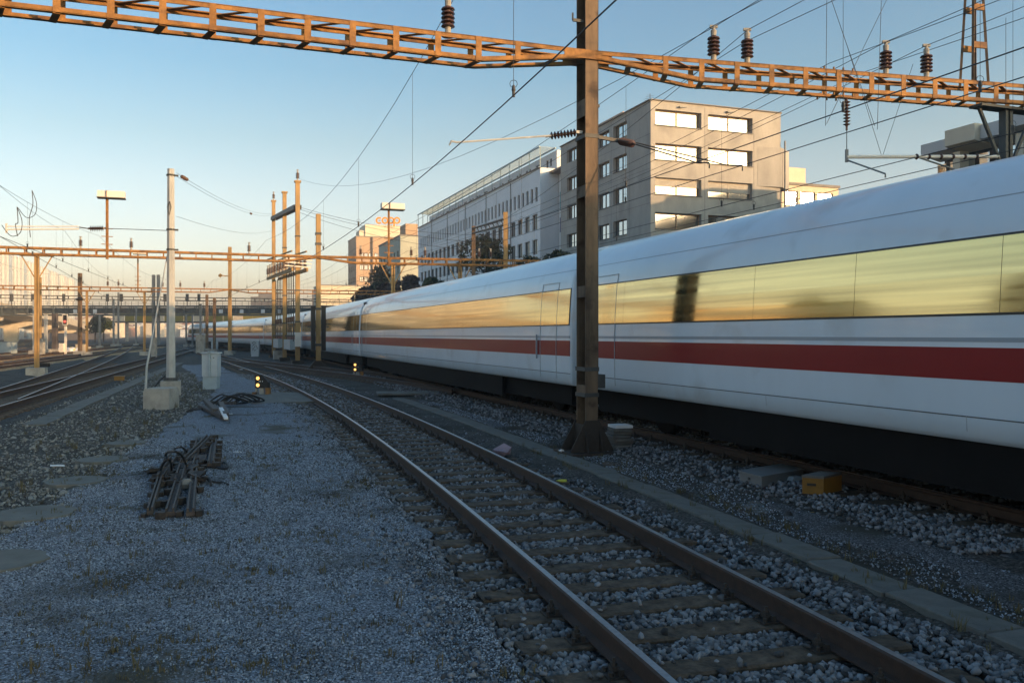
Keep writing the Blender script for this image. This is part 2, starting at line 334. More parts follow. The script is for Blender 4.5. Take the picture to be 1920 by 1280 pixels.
def make_track(name_label, fn, z0, z1, ztop, sl_to, plates_to=0, rstep=1.0, sl_from=0, gauge=1.507, offs=(-1, 1), spacing=.615):
    pa = Path(fn, z0, z1); c0 = pa.at(0)[0]
    t = thing('railway_track', (c0.x, c0.y, ztop), name_label, 'railway track')
    for sgn in offs: rail_mesh(pa, sgn * gauge / 2, ztop, 0, pa.len, rstep).build('rail', [M['rail'], M['railtop']], t)
    d = .2; i = 0
    while d < pa.len and pa.at(d)[0].y < sl_to:
        c, tt, n = pa.at(d, rng.uniform(-.03, .03), ztop - .175); a = rng.uniform(-.015, .015); n2 = (n + tt * a).normalized(); t2 = UP.cross(n2)
        if c.y >= sl_from:
            sp = place(rng.choice(sl_meshes), 'sleeper', t, c, (n2, t2, UP)); i += 1
            if c.y < plates_to:
                for sgn in (-1, 1):
                    o = bpy.data.objects.new('tie_plate', plate_mesh); col.objects.link(o); o.parent = sp; o.location = (sgn * gauge / 2 , 0, 0)
        d += spacing + rng.uniform(-.02, .02)
    return pa
PT1 = make_track('curving railway track with dark wooden sleepers in the foreground beside the gravel path', T1, 2.5, 150, .13, 62, 22)
PTR = make_track('railway track on which the white train is running', TR, 3.0, 190, .27, 50, 24, 1.5)
PT2 = make_track('short crossover track between the foreground track and the train track', T2, 29, 66, .262, 60, 0, 1.0)
PL1 = make_track('left railway track passing behind the silver pole', L1, 21, 150, .13, 75, 0, 1.5)
PL2 = make_track('left railway track diverging from its neighbour towards the concrete viaduct', L2, 26, 150, .122, 65, 0, 1.5)
PL3 = make_track('railway track in the sunlit strip on the left with a small lit shunting signal', L3, 20, 190, .13, 90, 0, 2.0)
PL4 = make_track('railway track running just in front of the viaduct, second from it', L4, 20, 190, .13, 80, 0, 2.0, 40)
PL5 = make_track('railway track nearest the concrete viaduct', L5, 20, 190, .13, 80, 0, 2.0, 40)
# ------------------------------------------------------------------ ground: one sheet to the horizon with the raised ballast beds
def bed(X, Z, fn, top, half, run, lo=-1e9, hi=1e9):
    d = np.abs(X - fn(Z)) * .95
    z = np.where(d < half, top, top * np.clip(1 - (d - half) / run, 0, 1)); return np.where((Z > lo) & (Z < hi), z, 0)
def ground_z(X, Z):
    z = np.full(X.shape, -.02)
    for fn, lo, hi in ((T1, 1, 150), (L1, 18, 150), (L2, 18, 150), (L3, 10, 190), (L4, 10, 190), (L5, 10, 190)):
        z = z + bed(X, Z, fn, -.09, 1.45, .35, lo, hi) * (z > -.05)
    z = np.maximum(z, bed(X, Z, TR, .05, 1.75, 1.2, -50, 190) + np.where(np.abs(X - TR(Z)) < 4, -.0, -1))
    z = np.where((Z > 28) & (Z < 68) & (np.abs(X - T2(Z)) < 1.7), np.maximum(z, .045), z)
    return z
def axis(lo, hi, fine, far):
    a = list(np.arange(lo, hi, fine)); b = [hi * 1.0]; st = fine
    while b[-1] < far: st *= 1.6; b.append(b[-1] + st)
    c = [lo]; st = fine
    while c[-1] > -far: st *= 1.6; c.append(c[-1] - st)
    return np.array(sorted(set(c[1:] + a + b)))
xs = axis(-48, 26, .22, 4000); ys = axis(1.5, 75, .4, 4500)
GX, GY = np.meshgrid(xs, ys); GZ = ground_z(GX, GY)
GZ = GZ + np.where((GX > -48) & (GX < 26) & (GY > 1) & (GY < 75), nr.normal(0, .006, GX.shape), -.0)
def grid_obj(name, X, Y, Z, m):
    h, wd = X.shape; co = np.stack([X, Y, Z], -1).reshape(-1, 3)
    i = np.arange(h * wd).reshape(h, wd); q = np.stack([i[:-1, :-1], i[:-1, 1:], i[1:, 1:], i[1:, :-1]], -1).reshape(-1, 4)
    me = bpy.data.meshes.new(name); me.from_pydata(co.tolist(), [], q.tolist()); me.materials.append(m)
    me.polygons.foreach_set('use_smooth', [True] * len(q)); o = place(me, name); o['kind'] = 'structure'; return o
grid_obj('ground', GX, GY, GZ, M['soil'])
# gravel path
def strip(name, zs, left, right, m, nx=26, z0=.012, drop=.05, jl=.12, jr=.12, follow=False):
    Z = np.asarray(zs); l = left(Z) + np.convolve(nr.normal(0, jl, len(Z) + 4), np.ones(5) / 5, 'valid') * 2; r = right(Z) + np.convolve(nr.normal(0, jr, len(Z) + 4), np.ones(5) / 5, 'valid') * 2
    u = np.linspace(0, 1, nx); X = l[:, None] + (r - l)[:, None] * u; Y = np.repeat(Z[:, None], nx, 1)
    e = np.minimum(u, 1 - u) * (nx - 1); edge = np.clip(1 - e / 1.0, 0, 1)
    return grid_obj(name, X, Y, z0 - drop * edge[None, :] + nr.normal(0, .004, X.shape) + (ground_z(X, Y) if follow else 0), m)
pl = lambda Z: np.where(Z < 9, -5.3 - 1.6 * (9 - Z), np.where(Z < 31, -5.3 - .25 * (Z - 9), -10.8 - .43 * (Z - 31)))
pr_ = lambda Z: T1(Z) - 1.62
path_o = strip('gravel_path', np.concatenate([np.arange(1.6, 30, .2), np.arange(30, 60, .5)]), pl, pr_, M['path'])
# ballast bed under the foreground track and the train track
for nm, fn, a, b, h, z0 in (('ballast_bed', T1, 1.6, 70, 1.78, -.075), ('ballast_bed', TR, 3, 75, 2.1, .072), ('ballast_bed', L1, 19, 80, 1.7, -.085)):
    Z = np.arange(a, b, .4)
    strip(nm, Z, (lambda f, q: lambda Z: f(Z) - q)(fn, h), (lambda f, q: lambda Z: f(Z) + q)(fn, h), M['ballast_fine'], 18, z0, .06, .05, .05)
strip('gravel_patch', np.arange(3.2, 10.6, .2), lambda Z: T1(Z) + 2.75 + .10 * (7 - np.minimum(Z, 7)), lambda Z: np.maximum(TR(Z) - 2.3, T1(Z) + 2.9), M['patchg'], 14, .022, .05, .2, .05, True)
for fn in (L3, L4, L5): strip('rusty_ballast_bed_suntint', np.arange(22, 150, 1.0), (lambda f: lambda Z: f(Z) - 2.6)(fn), (lambda f: lambda Z: f(Z) + 2.4)(fn), M['rustbed_suntint'], 10, -.03 if fn is not L3 else -.026, .05, .3, .3)  # rusty beds with some sunlit orange mixed into their colour
strip('gravel_patch', np.arange(19, 27, .25), lambda Z: T1(Z) + 2.4, lambda Z: np.minimum(T1(Z) + 4.4, TR(Z) - 2.5), M['patchg'], 10, .022, .05, .12, .12, True)
# ------------------------------------------------------------------ loose stones: real geometry, one object per bed
def ico(sub=0):
    p = (1 + 5 ** .5) / 2; v = np.array([(-1, p, 0), (1, p, 0), (-1, -p, 0), (1, -p, 0), (0, -1, p), (0, 1, p), (0, -1, -p), (0, 1, -p), (p, 0, -1), (p, 0, 1), (-p, 0, -1), (-p, 0, 1)], float)
    f = np.array([(0, 11, 5), (0, 5, 1), (0, 1, 7), (0, 7, 10), (0, 10, 11), (1, 5, 9), (5, 11, 4), (11, 10, 2), (10, 7, 6), (7, 1, 8), (3, 9, 4), (3, 4, 2), (3, 2, 6), (3, 6, 8), (3, 8, 9), (4, 9, 5), (2, 4, 11), (6, 2, 10), (8, 6, 7), (9, 8, 1)])
    return v / np.linalg.norm(v[0]), f
OCT = (np.array([(1, 0, 0), (-1, 0, 0), (0, 1, 0), (0, -1, 0), (0, 0, 1), (0, 0, -1)], float), np.array([(0, 2, 4), (2, 1, 4), (1, 3, 4), (3, 0, 4), (2, 0, 5), (1, 2, 5), (3, 1, 5), (0, 3, 5)]))
def stones(name, P, size, m, shape, label=None, flat=.7, jit=.28, cat=None):
    bv, bf = shape; n = len(P); k = len(bv)
    var = np.stack([bv * (1 + nr.uniform(-jit, jit, (k, 1))) + nr.normal(0, jit * .35, bv.shape) for _ in range(24)])
    V = var[nr.randint(0, 24, n)] * (np.stack([nr.uniform(.75, 1.35, n), nr.uniform(.6, 1.05, n), nr.uniform(.5, .9, n) * flat / .7], -1) * size[:, None])[:, None, :]
    q = nr.normal(0, 1, (n, 4)); q[:, 1:3] *= .35; q /= np.linalg.norm(q, axis=1, keepdims=True); w_, x, y, z = q.T
    Rm = np.stack([1 - 2 * (y * y + z * z), 2 * (x * y - z * w_), 2 * (x * z + y * w_), 2 * (x * y + z * w_), 1 - 2 * (x * x + z * z), 2 * (y * z - x * w_), 2 * (x * z - y * w_), 2 * (y * z + x * w_), 1 - 2 * (x * x + y * y)], -1).reshape(n, 3, 3)
    V = np.einsum('nij,nkj->nki', Rm, V) + P[:, None, :]
    Fc = (bf[None] + (np.arange(n) * k)[:, None, None]).reshape(-1)
    me = bpy.data.meshes.new(name); me.vertices.add(n * k); me.vertices.foreach_set('co', V.reshape(-1).astype(np.float32))
    nf = n * len(bf); me.loops.add(nf * 3); me.loops.foreach_set('vertex_index', Fc.astype(np.int32))
    me.polygons.add(nf); me.polygons.foreach_set('loop_start', np.arange(0, nf * 3, 3, dtype=np.int32)); me.polygons.foreach_set('loop_total', np.full(nf, 3, np.int32))
    me.update(calc_edges=True); me.materials.append(m); o = place(me, name); o['kind'] = 'stuff'
    if label: tag(o, label, cat)
    return o
ICO = ico()
def band_pts(n, fn, o0, o1, za, zb, power=1.6):
    u = nr.uniform(0, 1, n); Z = za * (zb / za) ** (u ** (1 / power) if power < 1 else u ** power); X = fn(Z) + nr.uniform(o0, o1, n) * 1.04; return X, Z
# foreground bed: skip the sleeper tops and the rails
def free_of_sleepers(X, Z, pa, sp_list, keep=.10):
    t = np.gradient(pa.P[:, 0], pa.P[:, 1]); sl_ = np.interp(Z, pa.P[:, 1], t); lat = (X - np.interp(Z, pa.P[:, 1], pa.P[:, 0])); cz = 1 / np.sqrt(1 + sl_ ** 2)
    Zc = Z + lat * cz * cz * sl_ * 1.0; d = np.interp(Zc, pa.P[:, 1], pa.L); off = lat * cz
    ds = np.array(sorted(sp_list)); j = np.clip(np.searchsorted(ds, d), 1, len(ds) - 1); near = np.minimum(np.abs(d - ds[j]), np.abs(d - ds[j - 1]))
    on = (near < .145) & (np.abs(off) < 1.34); rail = np.abs(np.abs(off) - .7535) < .085
    return (~on | (nr.uniform(0, 1, len(X)) < keep * .25)) & ~rail, on
def sleeper_ds(pa, root_label):
    out = []
    for o in bpy.data.objects:
        if o.name.startswith('sleeper') and o.parent and o.parent.get('label') == root_label:
            p = o.parent.location + o.location; out.append(pa.d_of_Z(p.y - 0) if True else 0)
    return out
ds1 = sleeper_ds(PT1, 'curving railway track with dark wooden sleepers in the foreground beside the gravel path')
X, Z = band_pts(52000, T1, -1.75, 1.72, 4.0, 46, 1.35)
ok, on = free_of_sleepers(X, Z, PT1, ds1); X, Z = X[ok], Z[ok]; on = on[ok]
sz = nr.uniform(.016, .036, len(X)) * (1 + np.clip(Z - 14, 0, 30) * .03)
lat = np.abs(X - T1(Z)); zz = np.where(on, -.03, -.078 + np.where(lat > 1.4, .035, 0)) + nr.uniform(-.018, .022, len(X))
stones('ballast', np.stack([X, Z, zz], -1), sz, M['stone'], ICO, 'grey crushed stone ballast between the sleepers of the foreground track', cat='ballast')
n = 900; Z = 4.6 * (26 / 4.6) ** nr.uniform(0, 1, n); X = T1(Z) - 1.7 - np.abs(nr.normal(0, .28, n)) ; k_ = nr.uniform(0, 1, n) < .12; X = np.where(k_, X - nr.uniform(0, 3, n), X)
stones('ballast', np.stack([X, Z, np.full(n, .018)], -1), nr.uniform(.009, .03, n), M['stone'], ICO, 'stray ballast stones kicked out onto the edge of the gravel path', cat='ballast')
dsr = sleeper_ds(PTR, 'railway track on which the white train is running')
X, Z = band_pts(19000, TR, -2.35, .9, 8, 46, 1.3); ww = nr.uniform(0, 1, len(X)) < np.clip((2.45 - np.abs(X - TR(Z))) / .5, 0, 1); X, Z = X[ww], Z[ww]
ok, on = free_of_sleepers(X, Z, PTR, dsr); X, Z = X[ok], Z[ok]
lat = np.abs(X - TR(Z)); zz = .085 - np.clip(lat - 1.7, 0, 2) * .085 + nr.uniform(-.015, .02, len(X))
stones('ballast', np.stack([X, Z, zz], -1), nr.uniform(.018, .038, len(X)) * (1 + np.clip(Z - 14, 0, 30) * .03), M['stone'], ICO, 'grey crushed stone ballast beside the train track', cat='ballast')
covers = []
for i, (x, y, r, lab) in enumerate(((238, 829, .36, 'farthest'), (192, 860, .39, 'second farthest'), (142, 900, .40, 'third farthest'), (62, 961, .45, 'large, second nearest'), (-6, 1050, .42, 'nearest, cut off by the picture edge,'))):
    c = G(x, y, .03); covers.append((c.x, c.y, r * .78)); mb = MB(); nn = 22; vs = []; fs = []
    for rr, zz in ((r * 1.02, -.05), (r, .012), (r * .93, .016), (r * .35, .002), (.02, -.006)):
        vs += [(c.x + math.cos(k * 2 * math.pi / nn) * rr * (1 + .06 * math.sin(3 * k + i) + .05 * math.sin(7 * k * .7 + 2 * i)), c.y + math.sin(k * 2 * math.pi / nn) * rr * (1 + .03 * math.cos(2 * k)), c.z + zz - .01) for k in range(nn)]
    for q in range(4):
        for k in range(nn): fs.append((q * nn + k, q * nn + (k + 1) % nn, (q + 1) * nn + (k + 1) % nn, (q + 1) * nn + k))
    fs.append(tuple(range(4 * nn, 5 * nn))); mb.add(vs, fs)
    o = mb.build('concrete_cover', M['cover']); tag(o, f'{lab} round concrete cover half buried at the path edge', 'concrete cover', 'round concrete covers along the gravel path')
# stony ground left of the path
n = 19000; Z = 8.5 * (48 / 8.5) ** nr.uniform(0, 1, n); X = pl(Z) - np.abs(nr.normal(0, 1, n)) * (1.2 + Z * .09) + .15
ok = (X > L1(Z) + 1.9)
for a, b, r in covers: ok &= ((X - a) ** 2 + (Z - b) ** 2 > r * r)
X, Z = X[ok], Z[ok]
stones('loose_stones', np.stack([X, Z, np.full(len(X), -.012) + nr.uniform(-.012, .01, len(X))], -1), nr.lognormal(-4.25, .5, len(X)).clip(.006, .06) * (1 + Z * .012), M['pebble'], ICO, 'mixed pale stones strewn over the dirt left of the gravel path', flat=.55, cat='stones')
# fine chips on the path
n = 100000; Z = 4.6 * (17 / 4.6) ** (nr.uniform(0, 1, n) ** 1.15); a, b = pl(Z), pr_(Z) + .1; X = np.maximum(a, -.64 * Z) + nr.uniform(0, 1, n) * (b - np.maximum(a, -.64 * Z))
keep = np.ones(n, bool); bare = []
for i in range(34):
    bz = 5.1 * (15 / 5.1) ** nr.uniform(0, 1); bx = max(float(pl(bz)), -.6 * bz) + nr.uniform(0, 1) ** 1.3 * (float(pr_(bz)) - max(float(pl(bz)), -.6 * bz)); br_ = nr.uniform(.15, .45); bare.append((bx, bz, br_))
    dd = np.hypot((X - bx) / 1.5, Z - bz) / br_; keep &= (dd > 1) | (nr.uniform(0, 1, n) < .25 + .6 * dd ** 2)
X, Z = X[keep], Z[keep]; n = len(X)
for a, b, r in covers: k_ = (X - a) ** 2 + (Z - b) ** 2 > (r * 1.02) ** 2; X, Z = X[k_], Z[k_]
n = len(X)
stones('gravel', np.stack([X, Z, np.full(n, .013) + nr.uniform(-.003, .004, n)], -1), nr.uniform(.005, .0115, n) * (.8 + Z * .045), M['chip'], OCT, 'fine blue grey gravel chips covering the path', cat='gravel')
n = 9000; Z = 4.4 * (26 / 4.4) ** nr.uniform(0, 1, n); X = T1(Z) + 2.35 + nr.uniform(0, 1, n) * np.maximum(TR(Z) - 2.4 - T1(Z) - 2.3, .3)
stones('gravel', np.stack([X, Z, ground_z(X, Z) + .008 + nr.uniform(-.004, .01, n)], -1), nr.uniform(.006, .014, n) * (.8 + Z * .03), M['chip'], OCT, 'loose gravel on the strip between the foreground track and the train', cat='gravel')
# ------------------------------------------------------------------ cable troughs of concrete slabs
def trough(fn, off, za, zb, wd, label, zt=.03, L=1.0):
    pa = Path(lambda Z: fn(Z), za, zb); t = thing('cable_trough', pa.at(0, off)[0], label, 'cable trough'); ms = []
    for k in range(4):
        mb = MB(); r2 = random.Random(k); j = lambda: r2.uniform(-.006, .006); h = .14; l = L / 2 - .006; q = wd / 2
        mb.add([(-q + j(), -l + j(), -h), (q + j(), -l + j(), -h), (q + j(), l + j(), -h), (-q + j(), l + j(), -h), (-q + .012 + j(), -l + .01, j()), (q - .012 + j(), -l + .01, j()), (q - .012 + j(), l - .01, j()), (-q + .012 + j(), l - .01, j()),
                (-q + j(), -l, -.012), (q + j(), -l, -.012), (q + j(), l, -.012), (-q + j(), l, -.012)],
               [(4, 5, 6, 7), (8, 9, 5, 4), (9, 10, 6, 5), (10, 11, 7, 6), (11, 8, 4, 7), (0, 1, 9, 8), (1, 2, 10, 9), (2, 3, 11, 10), (3, 0, 8, 11)]); ms.append(mb.mesh('slab', M['concdark']))
    d = L / 2
    while d < pa.len:
        c, tt, n = pa.at(d, off + rng.uniform(-.012, .012), zt + rng.uniform(-.008, .008)); place(rng.choice(ms), 'slab', t, c, (n, tt, UP)); d += L
trough(T1, 1.98, 3.5, 27, .36, 'long line of grey concrete trough slabs between the foreground track and the tall mast')
trough(L1, 2.55, 19, 62, .5, 'concrete cable trough slabs along the left track leading to the silver pole')
# flat slabs and boards set in the ground
for nm, pts, z, lab, cat, mt in (('concrete_slab', [(440, 735), (560, 735), (590, 752), (470, 756)], .022, 'flat concrete slab in the gravel in front of the shunting signal', 'slab', 'concdark'),
                             ('concrete_slab', [(1385, 942), (1430, 936), (1470, 952), (1420, 962)], .02, 'small sunken concrete slab in front of the grey metal box', 'slab', 'concdark'),
                             ('wooden_board', [(1128, 866), (1275, 852), (1280, 857), (1132, 873)], .03, 'thin board lying on the dirt right of the tall mast foot', 'board', 'wood'),
                             ('cover_plate', [(1130, 872), (1160, 868), (1190, 880), (1150, 884)], .015, 'flat yellowish cover plate beside the thin board', 'plate', 'slabstone'),
                             ('wooden_board', [(705, 733), (820, 733), (822, 737), (708, 738)], .12, 'weathered board lying between the foreground track and the train', 'board', 'concdark')):
    mb = MB(); q = [G(x, y, z) for x, y in pts]; n_ = len(q); mb.add([v - UP * .06 for v in q] + q, [tuple(range(n_, 2 * n_))[::-1], tuple(range(n_))] + [(i, (i + 1) % n_, (i + 1) % n_ + n_, i + n_) for i in range(n_)])
    tag(mb.build(nm, M[mt]), lab, cat)
# ------------------------------------------------------------------ buildings
def facade(mb, o, u, n, Wd, H, holes, depth):
    """wall with real openings: o lower corner, u along, n outward; holes (a0, a1, z0, z1)"""
    xs_ = sorted({0, Wd, *[h[0] for h in holes], *[h[1] for h in holes]}); zs_ = sorted({0, H, *[h[2] for h in holes], *[h[3] for h in holes]})
    P = lambda a, z, d=0: o + u * a + UP * z - n * d
    for z0, z1 in zip(zs_, zs_[1:]):
        run = None
        for a0, a1 in list(zip(xs_, xs_[1:])) + [(None, None)]:
            hole = a0 is None or any(h[0] <= (a0 + a1) / 2 <= h[1] and h[2] <= (z0 + z1) / 2 <= h[3] for h in holes)
            if not hole: run = (run[0] if run else a0, a1)
            elif run: mb.add([P(run[0], z0), P(run[1], z0), P(run[1], z1), P(run[0], z1)], [(0, 1, 2, 3)]); run = None
    for a0, a1, z0, z1 in holes:
        q = [P(a0, z0), P(a1, z0), P(a1, z1), P(a0, z1)]; b = [P(a0, z0, depth), P(a1, z0, depth), P(a1, z1, depth), P(a0, z1, depth)]
        mb.add(q + b, [(0, 1, 5, 4), (1, 2, 6, 5), (2, 3, 7, 6), (3, 0, 4, 7)])
_wm = {}
def window(parent, o, u, n, h, depth, panes=2, blind=0, glassm='wpane', frame='wframe', bar=.07):
    a0, a1, z0, z1 = h; w_, hh = round(a1 - a0, 3), round(z1 - z0, 3); k = (w_, hh, panes, glassm, frame, bar)
    if k not in _wm:
        f = MB(); X, Y, Z = Vector((1, 0, 0)), Vector((0, 1, 0)), UP
        for x in (bar / 2, w_ - bar / 2): f.box((x, 0, hh / 2), (bar, .09, hh))
        for z in (bar / 2, hh - bar / 2): f.box((w_ / 2, 0, z), (w_ - 2 * bar, .09, bar))
        pw = w_ / panes
        for i in range(1, panes): f.box((pw * i, 0, hh / 2), (bar, .088, hh - 2 * bar))
        f.add([(0, .06, 0), (w_, .06, 0), (w_, .06, hh), (0, .06, hh)], [(0, 1, 2, 3)])
        g = MB(); g.box(((pw) / 2, .02, hh / 2), (pw - bar * 1.02, .012, hh - 2 * bar * 1.01))
        _wm[k] = (f.mesh('window', M[frame]), g.mesh('pane', M[glassm]))
    ax = (u, -n, UP); loc = o + u * a0 + UP * z0 - n * depth
    wo = place(_wm[k][0], 'window', parent, loc, ax)
    for i in range(panes):
        p = bpy.data.objects.new('pane', _wm[k][1]); col.objects.link(p); p.parent = wo; p.location = (w_ / panes * i, 0, 0)
    if blind:
        if ('b', w_, blind) not in _wm:
            b = MB(); nb = int(blind * hh / .11)
            for j in range(nb): b.box((w_ / 2, -.07, hh - .05 - j * .11), (w_ - .04, .05, .075))
            _wm[('b', w_, blind)] = b.mesh('blind', M['blind'])
        b = bpy.data.objects.new('blind', _wm[('b', w_, blind)]); col.objects.link(b); b.parent = wo
    return wo
Fn = -D                                                # front faces look back along the tracks
# --- concrete office block behind the train
c0 = Vector((13.0, 80, 0)); t = thing('office_building', c0, 'bare concrete office block with wide ribbon windows, sunlit front and shaded left side', 'building')
HB = 24.1; rows = [(2.3, 3.8), (5.5, 7.05), (8.75, 10.3), (12.05, 13.6), (15.3, 16.9), (18.55, 20.1), (21.8, 23.3)]
hf = [(a, b, z0, z1) for z0, z1 in rows for a, b in ((.5, 5.5), (6.25, 11.3))]
hs = [(21.5 - b, 21.5 - a, z0, z1) for z0, z1 in rows for a, b in ((4.8, 7.8), (8.7, 11.6), (12.9, 15.8), (17.0, 19.7))]
oS = c0 + D * 21.5                                     # side facade runs towards the camera, outward -N
mb = MB(); facade(mb, c0, N, Fn, 14.6, HB, hf, .5); facade(mb, oS, -D, -N, 21.5, HB, hs, .4)
A, B_, C_, E = c0, c0 + N * 14.6, c0 + N * 14.6 + D * 21.5, oS
for p, q in ((B_, C_), (C_, E)): mb.add([p, q, q + UP * HB, p + UP * HB], [(0, 1, 2, 3)])
mb.build('wall', M['bconc'], t)
mb = MB(); mb.add([v + UP * (HB - .25) for v in (A, B_, C_, E)], [(0, 1, 2, 3)])
for p, q in ((A, B_), (B_, C_), (C_, E), (E, A)): mb.bar(p + UP * (HB + .02), q + UP * (HB + .02), .34, .08)
mb.build('roof', M['roof'], t)
mb = MB(); mb.box(c0 + D * 15 + N * 4.2 + UP * (HB + .6), (5, 12, 1.3), (N, D, UP)); mb.build('roof_cabin', M['tan'], t)
for i, h in enumerate(hf): window(t, c0, N, Fn, h, .46, 2, blind=(.50 if h[2] in (15.3,) and h[0] < 1 else (.68 if h[2] == 15.3 else 0)), glassm='mirror', frame='tframe', bar=.11)
for h in hs: window(t, oS, -D, -N, h, .34, 2)
sm_ = MB(); sm_.box((0, 0, 0), (5.1, .16, .07)); sm_ = sm_.mesh('window_sill', M['seam']); sn_ = MB(); sn_.box((0, 0, 0), (3.05, .14, .06)); sn_ = sn_.mesh('window_sill', M['seam'])
for a_, b_, z0, z1 in hf: place(sm_, 'window_sill', t, c0 + N * (a_ + b_) / 2 + Fn * .03 + UP * (z0 - .035), (N, D, UP))
for a_, b_, z0, z1 in [(21.5 - h[1], 21.5 - h[0], h[2], h[3]) for h in hs if h[1] - h[0] > 2.75]: place(sn_, 'window_sill', t, c0 + D * (a_ + b_) / 2 - N * .02 + UP * (z0 - .03), (D, -N, UP))
mb = MB()                                              # panel joints recessed as thin dark grooves
for z in (4.6, 7.9, 11.2, 14.45, 17.7, 20.95): mb.box(oS - D * 10.75 - N * .004 + UP * z, (21.4, .012, .03), (D, N, UP))
for a in (4.3, 8.25, 12.3, 16.4): mb.box(c0 + D * a - N * .005 + UP * HB / 2, (.03, .014, HB - .3), (D, N, UP))
mb.box(c0 + N * 5.87 + Fn * .004 + UP * HB / 2, (.03, .012, HB - .4), (N, D, UP)); mb.build('wall_joint', M['seam'], t)
mb = MB(); q = c0 + N * 11.9; mb.prism([(0, .02), (2.6, .3), (4.4, -.9), (4.4, -4), (2.75, -4.5), (2.72, -.3), (0, -.3)], q + UP * 16.7, N, Fn, UP * 3.9); mb.build('bay', M['bconc'], t)
mb = MB(); q = c0 + N * 14.9 + Fn * .3; mb.tube([q, q + UP * 21.3], .09, 6); mb.build('downpipe', M['greysteel'], t)
for a in (3.1, 8.4):
    mb = MB(); q = c0 + N * a + Fn * .15 + UP * 23.65; mb.box(q, (.28, .3, .16), (N, D, UP)); mb.bar(q + N * .15, q + N * .7 + UP * .03, .06, .05); mb.build('camera_box', M['greysteel'], t)
mb = MB(); q = c0 + N * 1.6 + D * 3 + UP * HB; mb.tube([q, q + UP * 1.5], .03, 5)
for j in range(4): mb.tube([q + UP * (.8 + .18 * j) - N * (.7 - .12 * j), q + UP * (.8 + .18 * j) + N * (.4)], .015, 4)
mb.build('antenna', M['darksteel'], t)
# --- long white office wing
Z0 = 113.5; pW = 42.0; o0 = D * (Z0 * D.y - (Z0 * 0)) * 0 + Vector(((1013 - 960) / F * Z0, Z0, 0)); LW = 69.0; HW = 24.3
t = thing('office_building', o0, 'long white rendered office wing with rows of narrow windows under a glazed roof terrace pergola', 'building')
oW = o0 + D * LW; hs = []
for z0, z1, n_, wd in ((19.95, 21.9, 39, .85), (16.2, 18.3, 23, 1.95), (12.9, 14.9, 23, 1.95), (9.4, 11.4, 23, 1.95), (5.8, 7.8, 15, 1.95)):
    for i in range(n_):
        a = 1.0 + (LW - 2.2) / n_ * i; hs.append((round(LW - a - wd, 3), round(LW - a, 3), z0, z1))
mb = MB(); facade(mb, oW, -D, -N, LW, HW, hs, .3)
e1 = o0 + N * 13; e2 = oW + N * 13
for p, q in ((o0, e1), (e1, e2), (e2, oW)): mb.add([p, q, q + UP * HW, p + UP * HW], [(0, 1, 2, 3)])
mb.build('wall', M['bwhite'], t)
mb = MB(); mb.add([v + UP * (HW - .05) for v in (o0, e1, e2, oW)], [(0, 1, 2, 3)]); mb.bar(o0 + UP * (HW + .03) - N * .05, oW + UP * (HW + .03) - N * .05, .35, .1); mb.build('roof', M['roof'], t)
for h in hs: window(t, oW, -D, -N, h, .24, 1 if h[1] - h[0] < 1 else 2, bar=.08, glassm='dpane')
a2 = o0 + N * 2.4 + UP * HW; mb = MB(); hh = [(1.2 + 4.0 * i + (k * 1.25), 1.2 + 4.0 * i + k * 1.25 + (.8 if i % 3 else 2.0), .7, 1.75) for i in range(17) for k in range(2 if i % 3 else 1)]
facade(mb, a2 + D * LW, -D, -N, LW, 2.5, hh, .2); mb.add([a2 + UP * 2.5, a2 + D * LW + UP * 2.5, a2 + D * LW + N * 9 + UP * 2.5, a2 + N * 9 + UP * 2.5], [(0, 1, 2, 3)])
mb.add([a2, a2 + N * 9, a2 + N * 9 + UP * 2.5, a2 + UP * 2.5], [(0, 1, 2, 3)]); mb.add([v + D * LW for v in (a2, a2 + N * 9, a2 + N * 9 + UP * 2.5, a2 + UP * 2.5)], [(0, 1, 2, 3)]); mb.build('attic', M['bwhite'], t)
for h in hh: window(t, a2 + D * LW, -D, -N, h, .16, 1, bar=.05)
for a in (11.5, 23, 34.5, 46, 57.5): mb = MB(); q = o0 + D * a - N * .09; mb.tube([q, q + UP * (HW - .2)], .06, 5); mb.build('downpipe', M['greysteel'], t)
pg = MB(); b0 = o0 + UP * (HW + 2.75) - N * .1
for i in range(18):
    q = o0 + D * (LW / 17 * i) + UP * HW; pg.bar(q, q + UP * 2.7, .12, .12)
pg.bar(b0, b0 + D * LW, .14, .18); pg.bar(b0 + N * 2.3, b0 + N * 2.3 + D * LW, .14, .18); pgo = pg.build('pergola', M['pergola'], t)
lm = MB(); lm.box((0, 0, 0), (2.4, .16, .05)); lme = lm.mesh('louvre', M['pergola'])
for i in range(110): place(lme, 'louvre', pgo, b0 + N * 1.15 + D * (.4 + i * .62) + UP * .1, (N, (D + UP * .5).normalized(), N.cross((D + UP * .5).normalized())))
